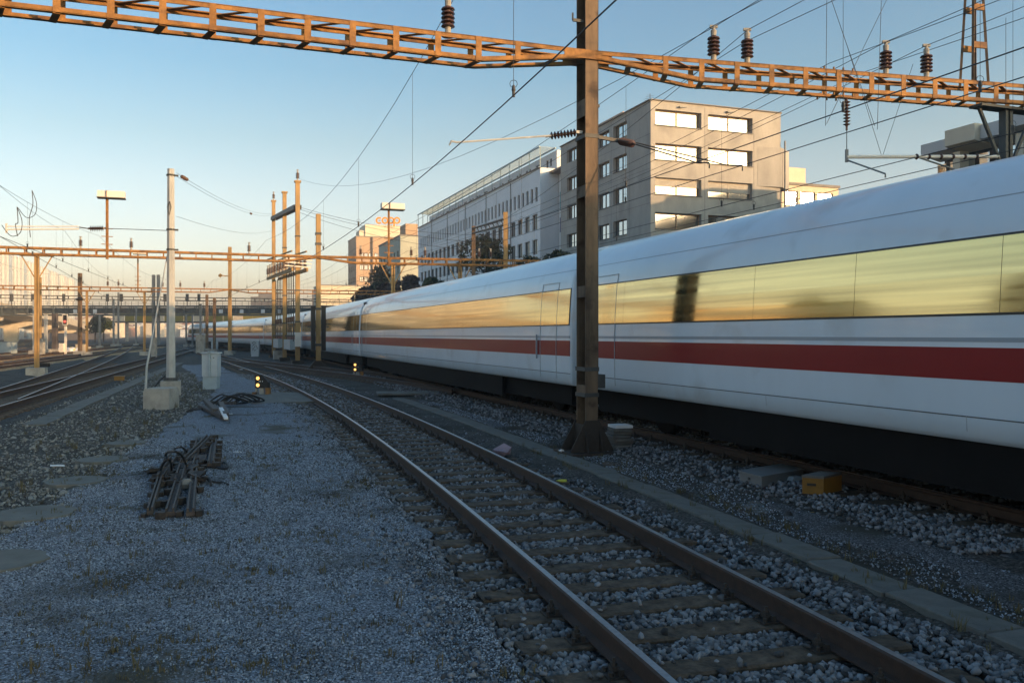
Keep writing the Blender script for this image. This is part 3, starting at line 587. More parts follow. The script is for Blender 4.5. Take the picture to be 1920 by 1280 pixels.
# stair tower with a bright mural between the two
o1 = o0 + N * 2.6 - D * 7.6; t = thing('stair_tower', o1, 'narrow stair tower with coloured mural patches between the white and the concrete building', 'building')
mb = MB(); mb.box(o1 + D * 3.7 + N * 4 + UP * 11.75, (7.4, 8, 23.5), (D, N, UP)); mb.build('wall', M['bwhite'], t)
mb = MB(); mb.box(o1 + D * 3.7 + N * 13.2 + UP * 13.0, (7.4, 10, 26.0), (D, N, UP)); mb.build('added_shade_wall', M['bwhite'], t)  # added volume that keeps the sun off the white wing's end wall
mb = MB(); mb.box(o1 + D * 3.5 + N * 3.5 + UP * 23.7, (8.4, 9.6, .3), (D, N, UP)); mb.build('roof', M['bdark'], t)
gx = MB(); gx.box((0, 0, 0), (1.1, .1, 3.4)); gxm = gx.mesh('pane', M['mirror'])
for i in range(6): place(gxm, 'pane', t, o1 + D * .9 - N * .04 + UP * (2 + 3.6 * i), (-D, N, UP))
gx = MB(); gx.box((0, 0, 0), (.9, .1, 2.2)); gxm = gx.mesh('window', M['wpane'])
for i in range(5): place(gxm, 'window', t, o1 + D * 3.0 - N * .05 + UP * (3.2 + 3.7 * i), (-D, N, UP))
for m_, a, b, z0, z1 in (('teal', 4.4, 6.9, 18.2, 21), ('navy', 3.8, 6.9, 15.2, 17.6), ('bgrey', 4.2, 5.6, 13.2, 17.0), ('brick', 2.2, 6.9, 9.2, 13.0), ('tan', 4.2, 6.9, 3, 9.0)):
    mb = MB(); mb.prism([(a, z0), (b, z0 + .5), (b, z1), ((a + b) / 2, z1 + .5), (a, z1 - .7)], o1 - N * .02, D, UP, -N * (.03 + .006 * z0 / 5)); mb.build('mural_patch', M[m_], t)
# --- cream building left of it, coop building, low blocks
def block(name, o, wd, dp, H, m, label, fr=(), sd=(), fgl='mirror', roofh=.3, fbar=.1):
    """simple block: o near left corner; front along N facing back along the tracks, side along D facing the tracks"""
    t = thing(name, o, label, 'building'); mb = MB(); facade(mb, o, N, Fn, wd, H, list(fr), .25); q = o + D * dp
    facade(mb, q, -D, -N, dp, H, [(dp - b, dp - a, c, d) for a, b, c, d in sd], .25)
    for p, r in ((o + N * wd, q + N * wd), (q + N * wd, q)): mb.add([p, r, r + UP * H, p + UP * H], [(0, 1, 2, 3)])
    mb.build('wall', M[m], t); mb = MB(); mb.box(o + N * wd / 2 + D * dp / 2 + UP * (H + roofh / 2 - .02), (wd + .3, dp + .3, roofh), (N, D, UP)); mb.build('roof', M['roof'], t)
    for h in fr: window(t, o, N, Fn, h, .2, 2 if h[1] - h[0] > 1 else 1, glassm=fgl, bar=fbar)
    for a, b, c, d in sd: window(t, q, -D, -N, (dp - b, dp - a, c, d), .2, 1, bar=.1)
    return t
def gridw(n_, a0, st, wd, zs_, hh): return [(round(a0 + st * i, 3), round(a0 + st * i + wd, 3), z, z + hh) for z in zs_ for i in range(n_)]
Zc = 205.0; q = Vector(((735 - 960) / F * Zc, Zc, 0)); q = Vector((-25.9, 198, 0))
tC = block('apartment_building', q, 8, 26, 25.0, 'bgreen', 'greenish plastered apartment house with balconies squeezed in at the far end of the white wing', (), gridw(6, 2, 4, 1.6, (6, 9.5, 13, 16.5, 20), 1.7))
for i, z in enumerate((8.8, 12.3, 15.8, 19.3)):
    mb = MB(); mb.box(q + D * 12 - N * .9 + UP * (z - 3.0), (10, 1.8, .2), (D, N, UP)); mb.box(q + D * 12 - N * 1.75 + UP * (z - 2.4), (10, .08, 1.0), (D, N, UP)); mb.build('balcony', M['bcream'], tC)
mb = MB(); mb.box(q + N * 2.9 + D * 4 + UP * 26.4, (2.9, 6, 3.2), (N, D, UP)); mb.build('roof_cabin', M['tan'], tC)
Zk = 300.0; q = Vector(((668 - 960) / F * Zk, Zk, 0)); kh = 36.5
tK = block('office_tower', q, 24, 18, kh, 'tan', 'sunlit tan office tower with window strips and a big orange sign on its roof', [(a, a + 1.35, z, z + 1.9) for z in (8, 12.2, 16.4, 20.6, 24.8, 29.0) for a in (1.2, 2.8, 4.4, 6.4, 8, 9.6, 11.2, 12.8, 15.6, 17.2, 18.8, 20.4, 22)], gridw(4, 2, 4, 1.5, (12.2, 16.4, 20.6, 24.8, 29), 2), fgl='wpane', fbar=.2)
mb = MB(); mb.box(q + N * 13 + D * 8 + UP * (kh + 2.2), (19, 12, 5.0), (N, D, UP)); mb.box(q + N * 4 + D * 6 + UP * (kh + 1.2), (5, 7, 2.8), (N, D, UP)); mb.build('roof_plant', M['bcream'], tK)
for a in (5.6, 14.6): mb = MB(); mb.box(q + N * a + Fn * .3 + UP * kh / 2, (.5, .6, kh), (N, D, UP)); mb.build('pilaster', M['bdark'], tK)
q2 = q + N * 9.0 + D * 1.8 + UP * (kh + 5.0)
ts = thing('roof_sign', q2, 'orange rounded roof sign reading coop on top of the tan tower', 'sign'); r = 1.25; wdt = .58; ex, ez = Vector((1, 0, 0)), UP
q2 = Vector((q2.x, q2.y, q2.z + 1.3))
for i, ch in enumerate('coop'):
    c = q2 + ex * (i * 2.12 - .6); mb = MB()
    if ch == 'c': mb.ring(c, ex, ez, r - wdt, r, -.4, 48, 312)
    else: mb.ring(c, ex, ez, r - wdt, r, -.4)
    if ch == 'p': mb.box(c + ex * (-r + wdt / 2) - ez * 1.1 + Vector((0, -.2, 0)), (wdt, .38, 2.2))
    mb.build('letter', M['orange'], ts)
mb = MB()
for i in range(4): mb.bar(q2 + ex * (i * 2.12 - .6) + Vector((0, .3, -2.4)), q2 + ex * (i * 2.12 - .6) + Vector((0, .3, .6)), .1, .1)
mb.bar(q2 + Vector((-1.6, .3, 0)), q2 + Vector((7, .3, 0)), .1, .1); mb.build('sign_frame', M['greysteel'], ts)
block('warehouse', Vector((-64, 285, 0)), 34, 18, 18.5, 'bcream', 'pale windowless hall standing below the tan tower', (), gridw(3, 2, 5, 1.2, (6, 12), 1.6))
# low pale block with the window that throws back the sun
q = Vector((31.6, 100, 0)); tG = block('apartment_building', q, 8.2, 14, 19.7, 'bcream', 'pale flat roofed block whose window flashes with the low sun just above the train roof', [(.4, 2.3, 17.3, 19.0), (2.7, 4.8, 17.3, 19.0), (5.2, 7.4, 17.3, 19.0), (.4, 2.3, 13.5, 15.4), (2.7, 4.8, 13.5, 15.4)], gridw(3, 1, 4, 1.4, (13.5, 17.0), 1.5), fgl='flash')
mb = MB(); mb.box(q + N * 2.2 + D * 4 + UP * 20.9, (4, 6, 2.2), (N, D, UP)); mb.build('roof_cabin', M['bcream'], tG)
# --- terrace block on the right that shades the yard
pB = 60.0; HBk = 17.6; q = W(58, pB); SE = 58.0
t = thing('apartment_block', q, 'long terrace block with staggered pale fascia panels and dark glazing at the right edge', 'building'); mb = MB(); L0 = 205
mb.box(W(SE - L0 / 2, pB + 9, 7.9), (L0, 17.0, 15.8), (D, N, UP)); mb.build('wall', M['bdark'], t)
mb = MB(); mb.box(W(SE - L0 / 2, pB + 10, HBk - .2), (L0 - 1, 17, .4), (D, N, UP)); mb.build('roof', M['roof'], t)
mb = MB(); mb.box(W(SE - L0 / 2, pB + 9, 17.0), (L0 - .6, 15.6, 2.4), (D, N, UP)); mb.build('recess', M['bdark'], t)
s_ = SE; k = 0
while s_ > SE - L0 + 4:
    l = (2.9, 3.0, 2.9, 3.6)[k % 4]; of = (0, .35, -.2, .15)[k % 4]; h0 = (.45, .66, .56, .5)[k % 4]
    mb = MB(); zc = (18.15, 18.5, 18.45, 18.6)[k % 4] if k < 4 else HBk - .3
    mb.prism([(0, -h0), (0, h0), (2.2, h0), (2.2, -h0 - .45)], W(s_, pB - 1.2 - of, zc), N, UP, -D * (l - .04)); mb.build('fascia_panel', M['bgrey'] if k % 4 != 1 else M['bcream'], t)
    for j in range(2):
        mb = MB(); mb.box(W(s_ - l * (.27 + .46 * j), pB + .42, zc - h0 - 1.35), (l * .32, .08, 1.1), (D, N, UP)); mb.build('window', M['wpane'], t)
    if k % 2: mb = MB(); mb.box(W(s_ - .3, pB - .1, zc - h0 - 2.2), (.7, 1.0, 3.6), (D, N, UP)); mb.build('pillar', M['bcream'], t)
    s_ -= l; k += 1
    if k > 14: break
mb = MB(); mb.box(W(SE - L0 / 2 - 25, pB - .4, HBk - .75), (L0 - 50, 2.4, 1.4), (D, N, UP)); mb.build('fascia_panel', M['bgrey'], t)
mb = MB(); mb.box(W(49, pB + 5, HBk + 1.3), (7, 7, 2.4), (D, N, UP)); mb.build('roof_cabin', M['bgrey'], t)
# --- glass office at the left, buildings beyond the left edge (seen mirrored in the train)
pG = -75.0; sA, sB = 354.0, 585.0; o = W(sA, pG); t = thing('glass_office', o, 'long pale glass fronted office receding behind the viaduct at the left', 'building')
HG = 35.2; mb = MB(); mb.box(W((sA + sB) / 2, pG - 16, HG / 2), (sB - sA, 31.5, HG), (D, N, UP)); mb.build('wall', M['bgrey'], t)
gx = MB(); gx.box((0, 0, 0), (6.9, .2, 5.2)); gxm = gx.mesh('pane', M['gpane']); fx = MB(); fx.box((0, 0, 0), (.8, .8, HG)); fxm = fx.mesh('fin', M['bgrey'])
for i in range(30):
    for j in range(6): place(gxm, 'pane', t, W(sA + 4.2 + i * 7.66, pG - .3, 3.4 + j * 5.7), (D, -N, UP))
    for dd in ((0, .9, 1.8) if i % 4 == 0 else ((0,) if i % 2 else ())): place(fxm, 'fin', t, W(sA + .45 + i * 7.66 + dd * 1.8, pG + .2, HG / 2), (D, -N, UP))
for i, (s0, l, H, m_, lb) in enumerate(((100, 40, 14, 'bcream', 'cream'), (-14, 40, 12, 'bgreen', 'greenish'))):
    q = W(s0, -62); t = thing('office_building', q, f'{lb} office house standing left of the yard beyond the picture edge', 'building'); mb = MB()
    hs = gridw(int(l / 4) - 1, 2, 4, 2.2, [2.5 + 3.4 * j for j in range(int(H / 3.6))], 1.9); facade(mb, q, D, N, l, H, hs, .3)
    for p, r in ((q, q - N * 14), (q + D * l, q + D * l - N * 14), (q - N * 14, q - N * 14 + D * l)): mb.add([p, r, r + UP * H, p + UP * H], [(0, 1, 2, 3)])
    mb.add([q + UP * H, q + D * l + UP * H, q + D * l - N * 14 + UP * H, q - N * 14 + UP * H], [(0, 1, 2, 3)]); mb.build('wall', M[m_], t)
    mb = MB()
    for a, b, z0, z1 in hs: mb.box(q + D * (a + b) / 2 - N * .28 + UP * (z0 + z1) / 2, (b - a, .06, z1 - z0), (D, N, UP))
    mb.build('window', M['wpane'], t)
# grey towers in the far middle
for x0, x1, y0, Zt, lb in ((470, 512, 556, 420, 'broad dark grey block with raised roof box far behind the three tall poles'), (585, 640, 543, 380, 'dark grey block far behind the single pole')):
    H = CAMZ + (HZ - y0) / F * Zt; xa, xb = (x0 - 960) / F * Zt, (x1 - 960) / F * Zt
    t = thing('office_building', ((xa + xb) / 2, Zt, 0), lb, 'building'); mb = MB(); mb.prism([(0, 0), (0, H), (xb - xa, H), (xb - xa, 0)], (xa, Zt, 0), (1, 0, 0), UP, Vector((0, 20, 0))); mb.build('wall', M['tower'], t)
    mb = MB(); mb.box(((xa + xb) / 2 + 1, Zt + 8, H + 1.0), ((xb - xa) * .6, 12, 2.0)); mb.build('roof_cabin', M['tower'], t)
    mb = MB()
    for j in range(3):
        for i in range(5): mb.box((xa + (xb - xa) * (i + .5) / 5, Zt - .03, H - 2 - j * 3), ((xb - xa) * .12, .1, 1.5))
    mb.build('window', M['wpane'], t)
# ------------------------------------------------------------------ viaduct
KV = 1.774; pV = -55.0; t = thing('concrete_viaduct', W(250, pV), 'pale concrete road viaduct ramp on hammerhead piers at the left', 'viaduct')
def vz(s): return 2.1 + KV * (3.9 - max(0, s / KV - 120) * .012 - max(0, s / KV - 190) * .022)
ss = list(range(71, 594, 21)); mb = MB(); pf = [(-7, 0), (-7, -.8), (-3.4, -2.1), (3.4, -2.1), (7, -.8), (7, 0)]; vsq = []
for s_ in ss: vsq += [W(s_, pV + a, vz(s_) + z) for a, z in pf]
fs = [(i * 6 + k, i * 6 + (k + 1) % 6, (i + 1) * 6 + (k + 1) % 6, (i + 1) * 6 + k) for i in range(len(ss) - 1) for k in range(6)] + [tuple(range(5, -1, -1)), tuple(range(len(ss) * 6 - 6, len(ss) * 6))]
mb.add(vsq, fs); mb.build('deck', M['viaduct'], t)
for sg in (-1, 1):
    mb = MB()
    for a, b in zip(ss, ss[1:]): mb.bar(W(a, pV + sg * 6.8, vz(a) + .7), W(b, pV + sg * 6.8, vz(b) + .7), .3, 1.6)
    mb.build('parapet', M['viaduct'], t)
for i, s_ in enumerate((121, 163, 206, 250, 294, 339, 383, 428, 472, 516)):
    mb = MB(); h = max(2.2, vz(s_) - 2.1); c = W(s_, pV)
    mb.prism([(-1.8, -.3), (1.8, -.3), (1.9, h - 2.0), (6.2, h - .8), (6.2, h), (-6.2, h), (-6.2, h - .8), (-1.9, h - 2.0)], c - D * 1.1, N, UP, D * 2.2); mb.build('pier', M['viaduct'], t)
mb = MB(); t2 = thing('board_fence', W(240, -46.5), 'dark fence running under the viaduct', 'fence')
fm = MB(); fm.box((0, 0, 0), (5.9, .1, 2.6)); fme = fm.mesh('fence_panel', M['bdark'])
for i in range(34): place(fme, 'fence_panel', t2, W(285 + 6 * i, -46.2, 1.28), (D, -N, UP))
# ------------------------------------------------------------------ signal bridge across the yard
Zb = 170.0; zt, zbm = 8.55, 6.0; xa, xb = -112.0, -24.0
t = thing('signal_bridge', (-70, Zb, 0), 'long dark lattice signal bridge spanning all tracks with small white number boards', 'signal bridge')
mb = MB()
for y in (Zb, Zb + 1.6):
    for z in (zt - .8, zbm): mb.bar((xa, y, z), (xb, y, z), .25, .32)
mb.build('chord', M['truss'], t); mb = MB(); n_ = 34; st = (xb - xa) / n_
for i in range(n_ + 1): mb.bar((xa + st * i, Zb, zbm), (xa + st * i, Zb, zt - .8), .14, .14)
for i in range(n_): mb.bar((xa + st * i, Zb - .02, zbm), (xa + st * (i + 1), Zb - .02, zt - .8), .09, .09); mb.bar((xa + st * i, Zb + .1, zt - .8), (xa + st * (i + 1), Zb + .1, zbm), .09, .09)
mb.build('lattice', M['truss'], t); mb = MB(); mb.box(((xa + xb) / 2, Zb + .8, zbm + .35), (xb - xa, 1.5, .12)); mb.box(((xa + xb) / 2, Zb + 1.5, zbm + .95), (xb - xa, .06, 1.1)); mb.build('walkway', M['truss'], t)
mb = MB(); mb.bar((xa, Zb, zt + .15), (xb, Zb, zt + .15), .07, .07); mb.bar((xa, Zb, zt - .3), (xb, Zb, zt - .3), .06, .06)
for i in range(n_ * 2): mb.bar((xa + st * .5 * i, Zb, zt - .8), (xa + st * .5 * i, Zb, zt + .15), .06, .06)
mb.build('railing', M['darksteel'], t)
for x in (141, 178, 414, 453, 493, 523): mb = MB(); c = U(x, 583.5, Zb - .25); mb.box(c, (.75, .06, .75)); mb.box(c - Vector((0, .034, 0)), (.36, .004, .1)); mb.build('number_board', M['paper'], t)
for x in (66, 288, 297): mb = MB(); c = U(x, 600, Zb + .8); mb.bar((c.x, c.y, -.2), (c.x, c.y, zt + (5.5 if x > 200 else 0)), .55, .5); mb.build('column', M['greysteel'], t)
for x in (20, 60, 118, 200, 226, 308, 350, 372): mb = MB(); c = U(x, 585, Zb); mb.box((c.x, Zb + .3, zt + .9), (.45, .5, 1.5)); mb.bar((c.x, Zb + .3, zt - .8), (c.x, Zb + .3, zt + .3), .12, .12); mb.build('signal_head', M['darksteel'], t)
# ------------------------------------------------------------------ far town on the slope, yellow footbridge
mb = MB(); Zs = np.linspace(900, 2600, 12); prev = None
for i in range(61):
    X = -1500 + 50 * i
    for j in range(5): y = 700 + 380 * j; z = -8 + (j / 4) ** 1.1 * (52 + 14 * math.sin(i * .5) + 9 * math.sin(i * 1.3)) * (1.0 if X < 0 else .55); mb.v.append((X, y, z))
mb.f = [(i * 5 + j, (i + 1) * 5 + j, (i + 1) * 5 + j + 1, i * 5 + j + 1) for i in range(60) for j in range(4)]; mb.m = [0] * len(mb.f); struct(mb, 'far_hill', M['hill'], True)
for nm, mm in (('bcream', 170), ('tile', 110), ('bwhite', 110)):
    mb = MB()
    for i in range(mm):
        y = rng.uniform(620, 1900); x = y * rng.uniform(-.62, -.05); z = max(0, ((y - 700) / 1520)) * 46; h = rng.uniform(7, 15); wd = rng.uniform(9, 24)
        mb.box((x, y, z + h / 2 - 3), (wd, 10, h + 3)); mb.prism([(-wd / 2 - .5, 0), (wd / 2 + .5, 0), (0, 3.2)], (x, y - 5.2, z + h), (1, 0, 0), UP, Vector((0, 10.4, 0)))
    o = mb.build('far_houses', M[nm]); tag(o, {'bcream': 'mass of tiny cream houses on the far slope', 'tile': 'mass of tiny reddish houses on the far slope', 'bwhite': 'mass of tiny white houses on the far slope'}[nm], 'houses', None, 'stuff')
Zf = 260.0; t = thing('footbridge', (-95, Zf, 0), 'yellow covered footbridge far down the yard under the dark signal bridge', 'footbridge')
mb = MB(); mb.box((-88, Zf + 1.5, 5.9), (66, 3, .5)); mb.build('deck', M['darksteel'], t)
for i in range(22): mb = MB(); mb.box((-119.5 + i * 3.0, Zf, 7.0), (2.85, .12, 1.7)); mb.build('panel', M['leafy'] if i % 4 else M['viaduct'], t)
mb = MB(); mb.box((-88, Zf + 1.5, 8.4), (66, 3.4, .25)); mb.build('roof', M['leafy'], t)
for x in (-118, -104, -90, -76, -62): mb = MB(); mb.bar((x, Zf + 1.5, -.2), (x, Zf + 1.5, 5.7), .7, .7); mb.build('pier', M['conc'], t)
# ------------------------------------------------------------------ the train
PT = PTR; s_pos = PT.len
def prof():
    side = [(1.42, .74), (1.495, .80), (1.51, 1.05), (1.515, 1.36), (1.515, 1.70), (1.505, 2.04), (1.485, 2.40), (1.455, 2.80), (1.42, 3.0)]
    rf = [(1.36, 3.18), (1.25, 3.36), (1.10, 3.51), (.9, 3.64), (.66, 3.73), (.36, 3.79), (0, 3.81)]
    return side + rf
PF = prof()
def yz(z): return float(np.interp(z, [p[1] for p in PF], [p[0] for p in PF]))
def car(d0, d1, label, nose=False):
    a = PT.at(d0)[0]; b = PT.at(d1)[0]; ax_ = (b - a).normalized(); nn = Vector((ax_.y, -ax_.x, 0)); L = (b - a).length; base = Vector((a.x, a.y, .27))
    t = thing('train_car', base, label, 'train car', 'cars of the white passing train')
    P = lambda x, y, z: base + ax_ * x + nn * y + UP * z
    st = [0, .04, .12] + [L * k / 8 for k in range(1, 8)] + [L - .12, L - .04, L]
    if nose: st = [0, .04, .12, 4, 9, 14] + [L - 6 + 6 * k / 10 for k in range(11)]
    full = [(-y, z) for y, z in PF] + [(y, z) for y, z in PF[::-1][1:]]
    def nz(x, y, z):
        if not nose: return y * (.97 if x in (0, L) else (.993 if x in (.04, L - .04) else 1)), z
        k = max(0, (x - (L - 6)) / 6); return y * (1 - .62 * k ** 2.2), .74 + (z - .74) * (1 - .70 * k ** 2.0)
    mb = MB(); n = len(full)
    for x in st: mb.v += [P(x, *nz(x, y, z)) for y, z in full]
    mb.f = [(i * n + k, i * n + k + 1, (i + 1) * n + k + 1, (i + 1) * n + k) for i in range(len(st) - 1) for k in range(n - 1)]
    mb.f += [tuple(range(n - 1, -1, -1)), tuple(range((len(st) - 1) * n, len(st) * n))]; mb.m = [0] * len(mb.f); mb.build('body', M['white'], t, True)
    x0, x1 = .03, (L - .03 if not nose else L - 6)
    def side_strip(name, za, zb, off, m, sgs=(-1, 1), xa=x0, xb=x1, nzs=3, par=t):
        for sg in sgs:
            mb = MB(); zz = [za + (zb - za) * i / nzs for i in range(nzs + 1)]
            ring = [(sg * (yz(z) + off), z) for z in zz] + [(sg * (yz(z) - .01), z) for z in zz[::-1]]; k = len(ring)
            xs2 = [xa + (xb - xa) * i / 6 for i in range(7)]
            for x in xs2: mb.v += [P(x, *q) for q in ring]
            mb.f = [(i * k + j, i * k + (j + 1) % k, (i + 1) * k + (j + 1) % k, (i + 1) * k + j) for i in range(6) for j in range(k)] + [tuple(range(k)), tuple(range(6 * k, 7 * k))]; mb.m = [0] * len(mb.f)
            o = mb.build(name, M[m], par)
        return o
    side_strip('stripe', 1.37, 1.70, .003, 'red'); side_strip('trim_line', 1.755, 1.80, .003, 'tgrey'); side_strip('seam', .99, 1.003, .0025, 'seam')
    side_strip('roof_seam', 3.20, 3.212, .003, 'tgrey')
    bd = side_strip('window_band', 2.02, 2.82, .004, 'band', xa=.06, xb=(L - .06 if not nose else L - 7))
    e0, e1 = .08, (L - .08 if not nose else L - 7.02); npn = 13; pw = (e1 - e0) / npn
    for i in range(npn): side_strip('window_pane', 2.045, 2.795, .010, 'tpane', (-1,), e0 + pw * i + .003, e0 + pw * (i + 1) - .003, 4)
    for xd in ((.75, L - 1.75) if not nose else (.75,)):          # flush plug doors near the car ends: joints and a grab handle
        for nm, x_ in (('door_joint', xd), ('door_joint', xd + .95)): side_strip(nm, .86, 2.98, .0135, 'joint', (-1,), x_, x_ + .007, 12)
        side_strip('door_joint', 2.97, 2.977, .0135, 'joint', (-1,), xd, xd + .95); mb = MB(); mb.box(P(xd + 1.12, -(yz(1.5) + .03), 1.55), (.03, .03, .55), (ax_, nn, UP)); mb.build('door_handle', M['tgrey'], t)
    for x_ in ([3.2 + 3.3 * i for i in range(7)] if not nose else []): side_strip('panel_joint', .78, 1.0, .003, 'joint', (-1,), x_, x_ + .007, 3)
    mb = MB(); mb.box(P(L / 2, 0, .52), (L - 1.0, 2.5, .46), (ax_, nn, UP)); mb.box(P(L / 2, 0, .80), (L - .3, 2.7, .14), (ax_, nn, UP)); mb.build('underframe', M['under'], t)
    for sg in (-1, 1): mb = MB(); mb.box(P(L / 2, sg * 1.36, .50), (L - 9.5, .05, .56), (ax_, nn, UP)); mb.build('skirt', M['under'], t)
    for xb in ((3.6, L - 3.6) if not nose else (3.6, L - 6.5)):
        mb = MB()
        for sg in (-1, 1): mb.box(P(xb, sg * 1.02, .50), (3.6, .16, .22), (ax_, nn, UP)); mb.box(P(xb, sg * 1.05, .72), (1.0, .3, .3), (ax_, nn, UP))
        mb.box(P(xb, 0, .5), (.5, 2.0, .3), (ax_, nn, UP)); bg_ = mb.build('bogie', M['under'], t)
        for dx in (-1.25, 1.25):
            mb = MB()
            for sg in (-1, 1): mb.lathe(P(xb + dx, sg * .72, .46) - nn * .07, [(.1, -.02), (.44, 0), (.46, .01), (.46, .12), (.49, .13), (.49, .15), (.1, .16)] if sg < 0 else [(.1, -.02), (.49, 0), (.49, .03), (.46, .04), (.46, .14), (.1, .16)], 24, nn)
            mb.tube([P(xb + dx, -.75, .46), P(xb + dx, .75, .46)], .09, 8); mb.build('wheel_set', M['under'], bg_)
    if not nose:
        mb = MB(); mb.box(P(L + .2, 0, 2.1), (.5, 2.5, 2.7), (ax_, nn, UP)); mb.build('gangway', M['black'], t)
    return t
Zg = 17.3; dg = PT.d_of_Z(18.2)
cars = [(-26.6, 'second nearest'), ]
d0 = dg - 26.5; k = 0
names = ['nearest white red striped train car filling the right side behind the tall mast', 'white train car with a red stripe between the tall mast and the single ochre pole', 'white red striped train car passing right behind the three tall ochre poles', 'fourth white train car from the tall mast, left of the three ochre poles', 'fifth white train car from the tall mast, small behind a thin beige pole', 'sixth white train car from the tall mast, second from the tapered end', 'far end car of the white train with a tapered nose']
PTR0 = PT
ext = Path(TR, -16, 190); PT = ext; dg = PT.d_of_Z(18.6); d = dg - 26.4
for i, lb in enumerate(names): car(d, d + 26.05, lb, i == 6); d += 26.4
# ------------------------------------------------------------------ insulators
IPROF = [(.05, 0), (.05, .06), (.035, .07), (.035, .14)] + sum([[(.05, .15 + .07 * i), (.115, .165 + .07 * i), (.105, .19 + .07 * i), (.05, .205 + .07 * i)] for i in range(5)], []) + [(.045, .52), (.045, .60), (.02, .61), (.02, .66)]
_i = MB(); _i.lathe((0, 0, 0), [(r, z) for r, z in IPROF if .14 <= z <= .52], 14); ins_body = _i.mesh('insulator', M['insul'], False)
_i = MB(); _i.lathe((0, 0, 0), [(.11, 0), (.11, .02), (.05, .03), (.05, .15)], 10); _i.lathe((0, 0, .5), [(.05, 0), (.055, .1), (.03, .12), (.03, .17)], 10); _i.box((0, 0, .67), (.14, .05, .05)); ins_cap = _i.mesh('fitting', M['conc'])
_i = MB(); _i.lathe((0, 0, 0), [(.02, 0), (.02, .06)] + sum([[(.025, .07 + .06 * i), (.07, .085 + .06 * i), (.025, .11 + .06 * i)] for i in range(8)], []) + [(.02, .56), (.02, .62)], 10); ins_long = _i.mesh('insulator', M['insul'])
def insulator(parent, p, sc_=1.0):
    o = place(ins_body, 'insulator', parent, p); o.scale = (sc_,) * 3
    c = bpy.data.objects.new('fitting', ins_cap); col.objects.link(c); c.parent = o
def ins_line(parent, p, q):
    """long insulator from p towards q"""
    z = (Vector(q) - Vector(p)).normalized(); x = z.cross(UP if abs(z.z) < .9 else Vector((1, 0, 0))).normalized(); return place(ins_long, 'insulator', parent, p, (x, z.cross(x), z))
# ------------------------------------------------------------------ gantries
def gantry(name_loc, dirL, dirR, tL, tR, ztop, dep, label, m='rust', wid=.44, ch=.075, bs=.69, taper=2.0, far=False):
    c = Vector(name_loc); t = thing('gantry', c, label, 'gantry')
    def run(dv, T):
        pv = Vector((-dv.y, dv.x, 0));  pv = pv if pv.y > 0 else -pv
        n_ = int(T / bs); zl = lambda a: ztop - (dep if a >= taper else .13 + (dep - .13) * a / taper)
        for y in (-wid / 2, wid / 2):
            mb = MB(); o = c + pv * y
            mb.bar(o + UP * (ztop - ch / 2), o + dv * T + UP * (ztop - ch / 2), .02, ch); mb.bar(o + UP * (ztop - .01) + pv * (.03 if y < 0 else -.03), o + dv * T + UP * (ztop - .01) + pv * (.03 if y < 0 else -.03), .08, .018)
            mb.build('top_chord', M[m], t); mb = MB()
            for a, b in ((0.0, taper), (taper, T)):
                mb.bar(o + dv * a + UP * (zl(a) + ch / 2), o + dv * b + UP * (zl(b) + ch / 2), .02, ch); q = pv * (.03 if y < 0 else -.03)
                mb.bar(o + dv * a + UP * (zl(a) + .01) + q, o + dv * b + UP * (zl(b) + .01) + q, .08, .018)
            mb.build('bottom_chord', M[m], t)
            for i in range(1, n_ + 1):
                a = i * bs
                if a < .7: continue
                mb = MB(); q = o + dv * a; s2 = -.013 if y < 0 else .013
                mb.bar(q + pv * s2 + UP * zl(a), q + pv * s2 + UP * (ztop - .004), .012 , .10, dv); mb.build('batten', M[m], t)
        for i in range(1, n_ + 1):
            a = i * bs; q = c + dv * a; mb = MB(); e = wid / 2 - .012
            mb.bar(q - pv * e + UP * (zl(a) - .006), q + pv * e + dv * .12 + UP * (zl(a) - .006), .10, .012); mb.build('tie_plate', M[m], t)
            mb = MB(); a2 = a + bs * .5
            if a2 < T: q = c + dv * a2; mb.bar(q - pv * e + UP * (ztop - .026) - dv * .3, q + pv * e + UP * (ztop - .026) + dv * .3, .07, .012); mb.build('tie_plate', M[m], t)
    if not far: run(dirL, tL); run(dirR, tR)
    else:
        for dv, T in ((dirL, tL), (dirR, tR)):
            pv = Vector((-dv.y, dv.x, 0)); pv = pv if pv.y > 0 else -pv; n_ = int(T / bs); zl = lambda a: ztop - (dep if a >= taper else .13 + (dep - .13) * a / taper)
            mb = MB(); b2 = MB()
            for y in (-wid / 2, wid / 2):
                o = c + pv * y; mb.bar(o + UP * (ztop - .05), o + dv * T + UP * (ztop - .05), .09, .1); b2.bar(o + UP * (zl(0) + .05), o + dv * taper + UP * (zl(taper) + .05), .09, .1); b2.bar(o + dv * taper + UP * (zl(taper) + .05), o + dv * T + UP * (zl(taper) + .05), .09, .1)
            mb.build('top_chord', M[m], t); b2.build('bottom_chord', M[m], t)
            for i in range(1, n_ + 1):
                a = i * bs
                for y in (-wid / 2, wid / 2): mb = MB(); q = c + pv * y + dv * a; mb.bar(q + UP * (zl(a) + .1), q + UP * (ztop - .1), .14, .05, dv); mb.build('batten', M[m], t)
    return t
GL = -N; GR = Vector((.974, .225, 0)).normalized()
g1c = Vector((1.32, 15.0, 0)); g1 = gantry(g1c, GL, GR, 32, 14.5, 7.02, .40, 'large ochre brown lattice gantry beam crossing the top of the picture')
for x, dv in ((840, GL), (1338, GR), (1401, GR), (1661, GR), (1737, GR)):
    u = (x - 960) / F; tt = (g1c.y * u - g1c.x) / (dv.x - u * dv.y); insulator(g1, g1c + dv * tt + UP * 7.03, 1.0)
for tt in (12.5, 17.6, 23): insulator(g1, g1c + GL * tt + UP * 7.03, 1.0)
mb = MB()                                              # bolts and splice plates
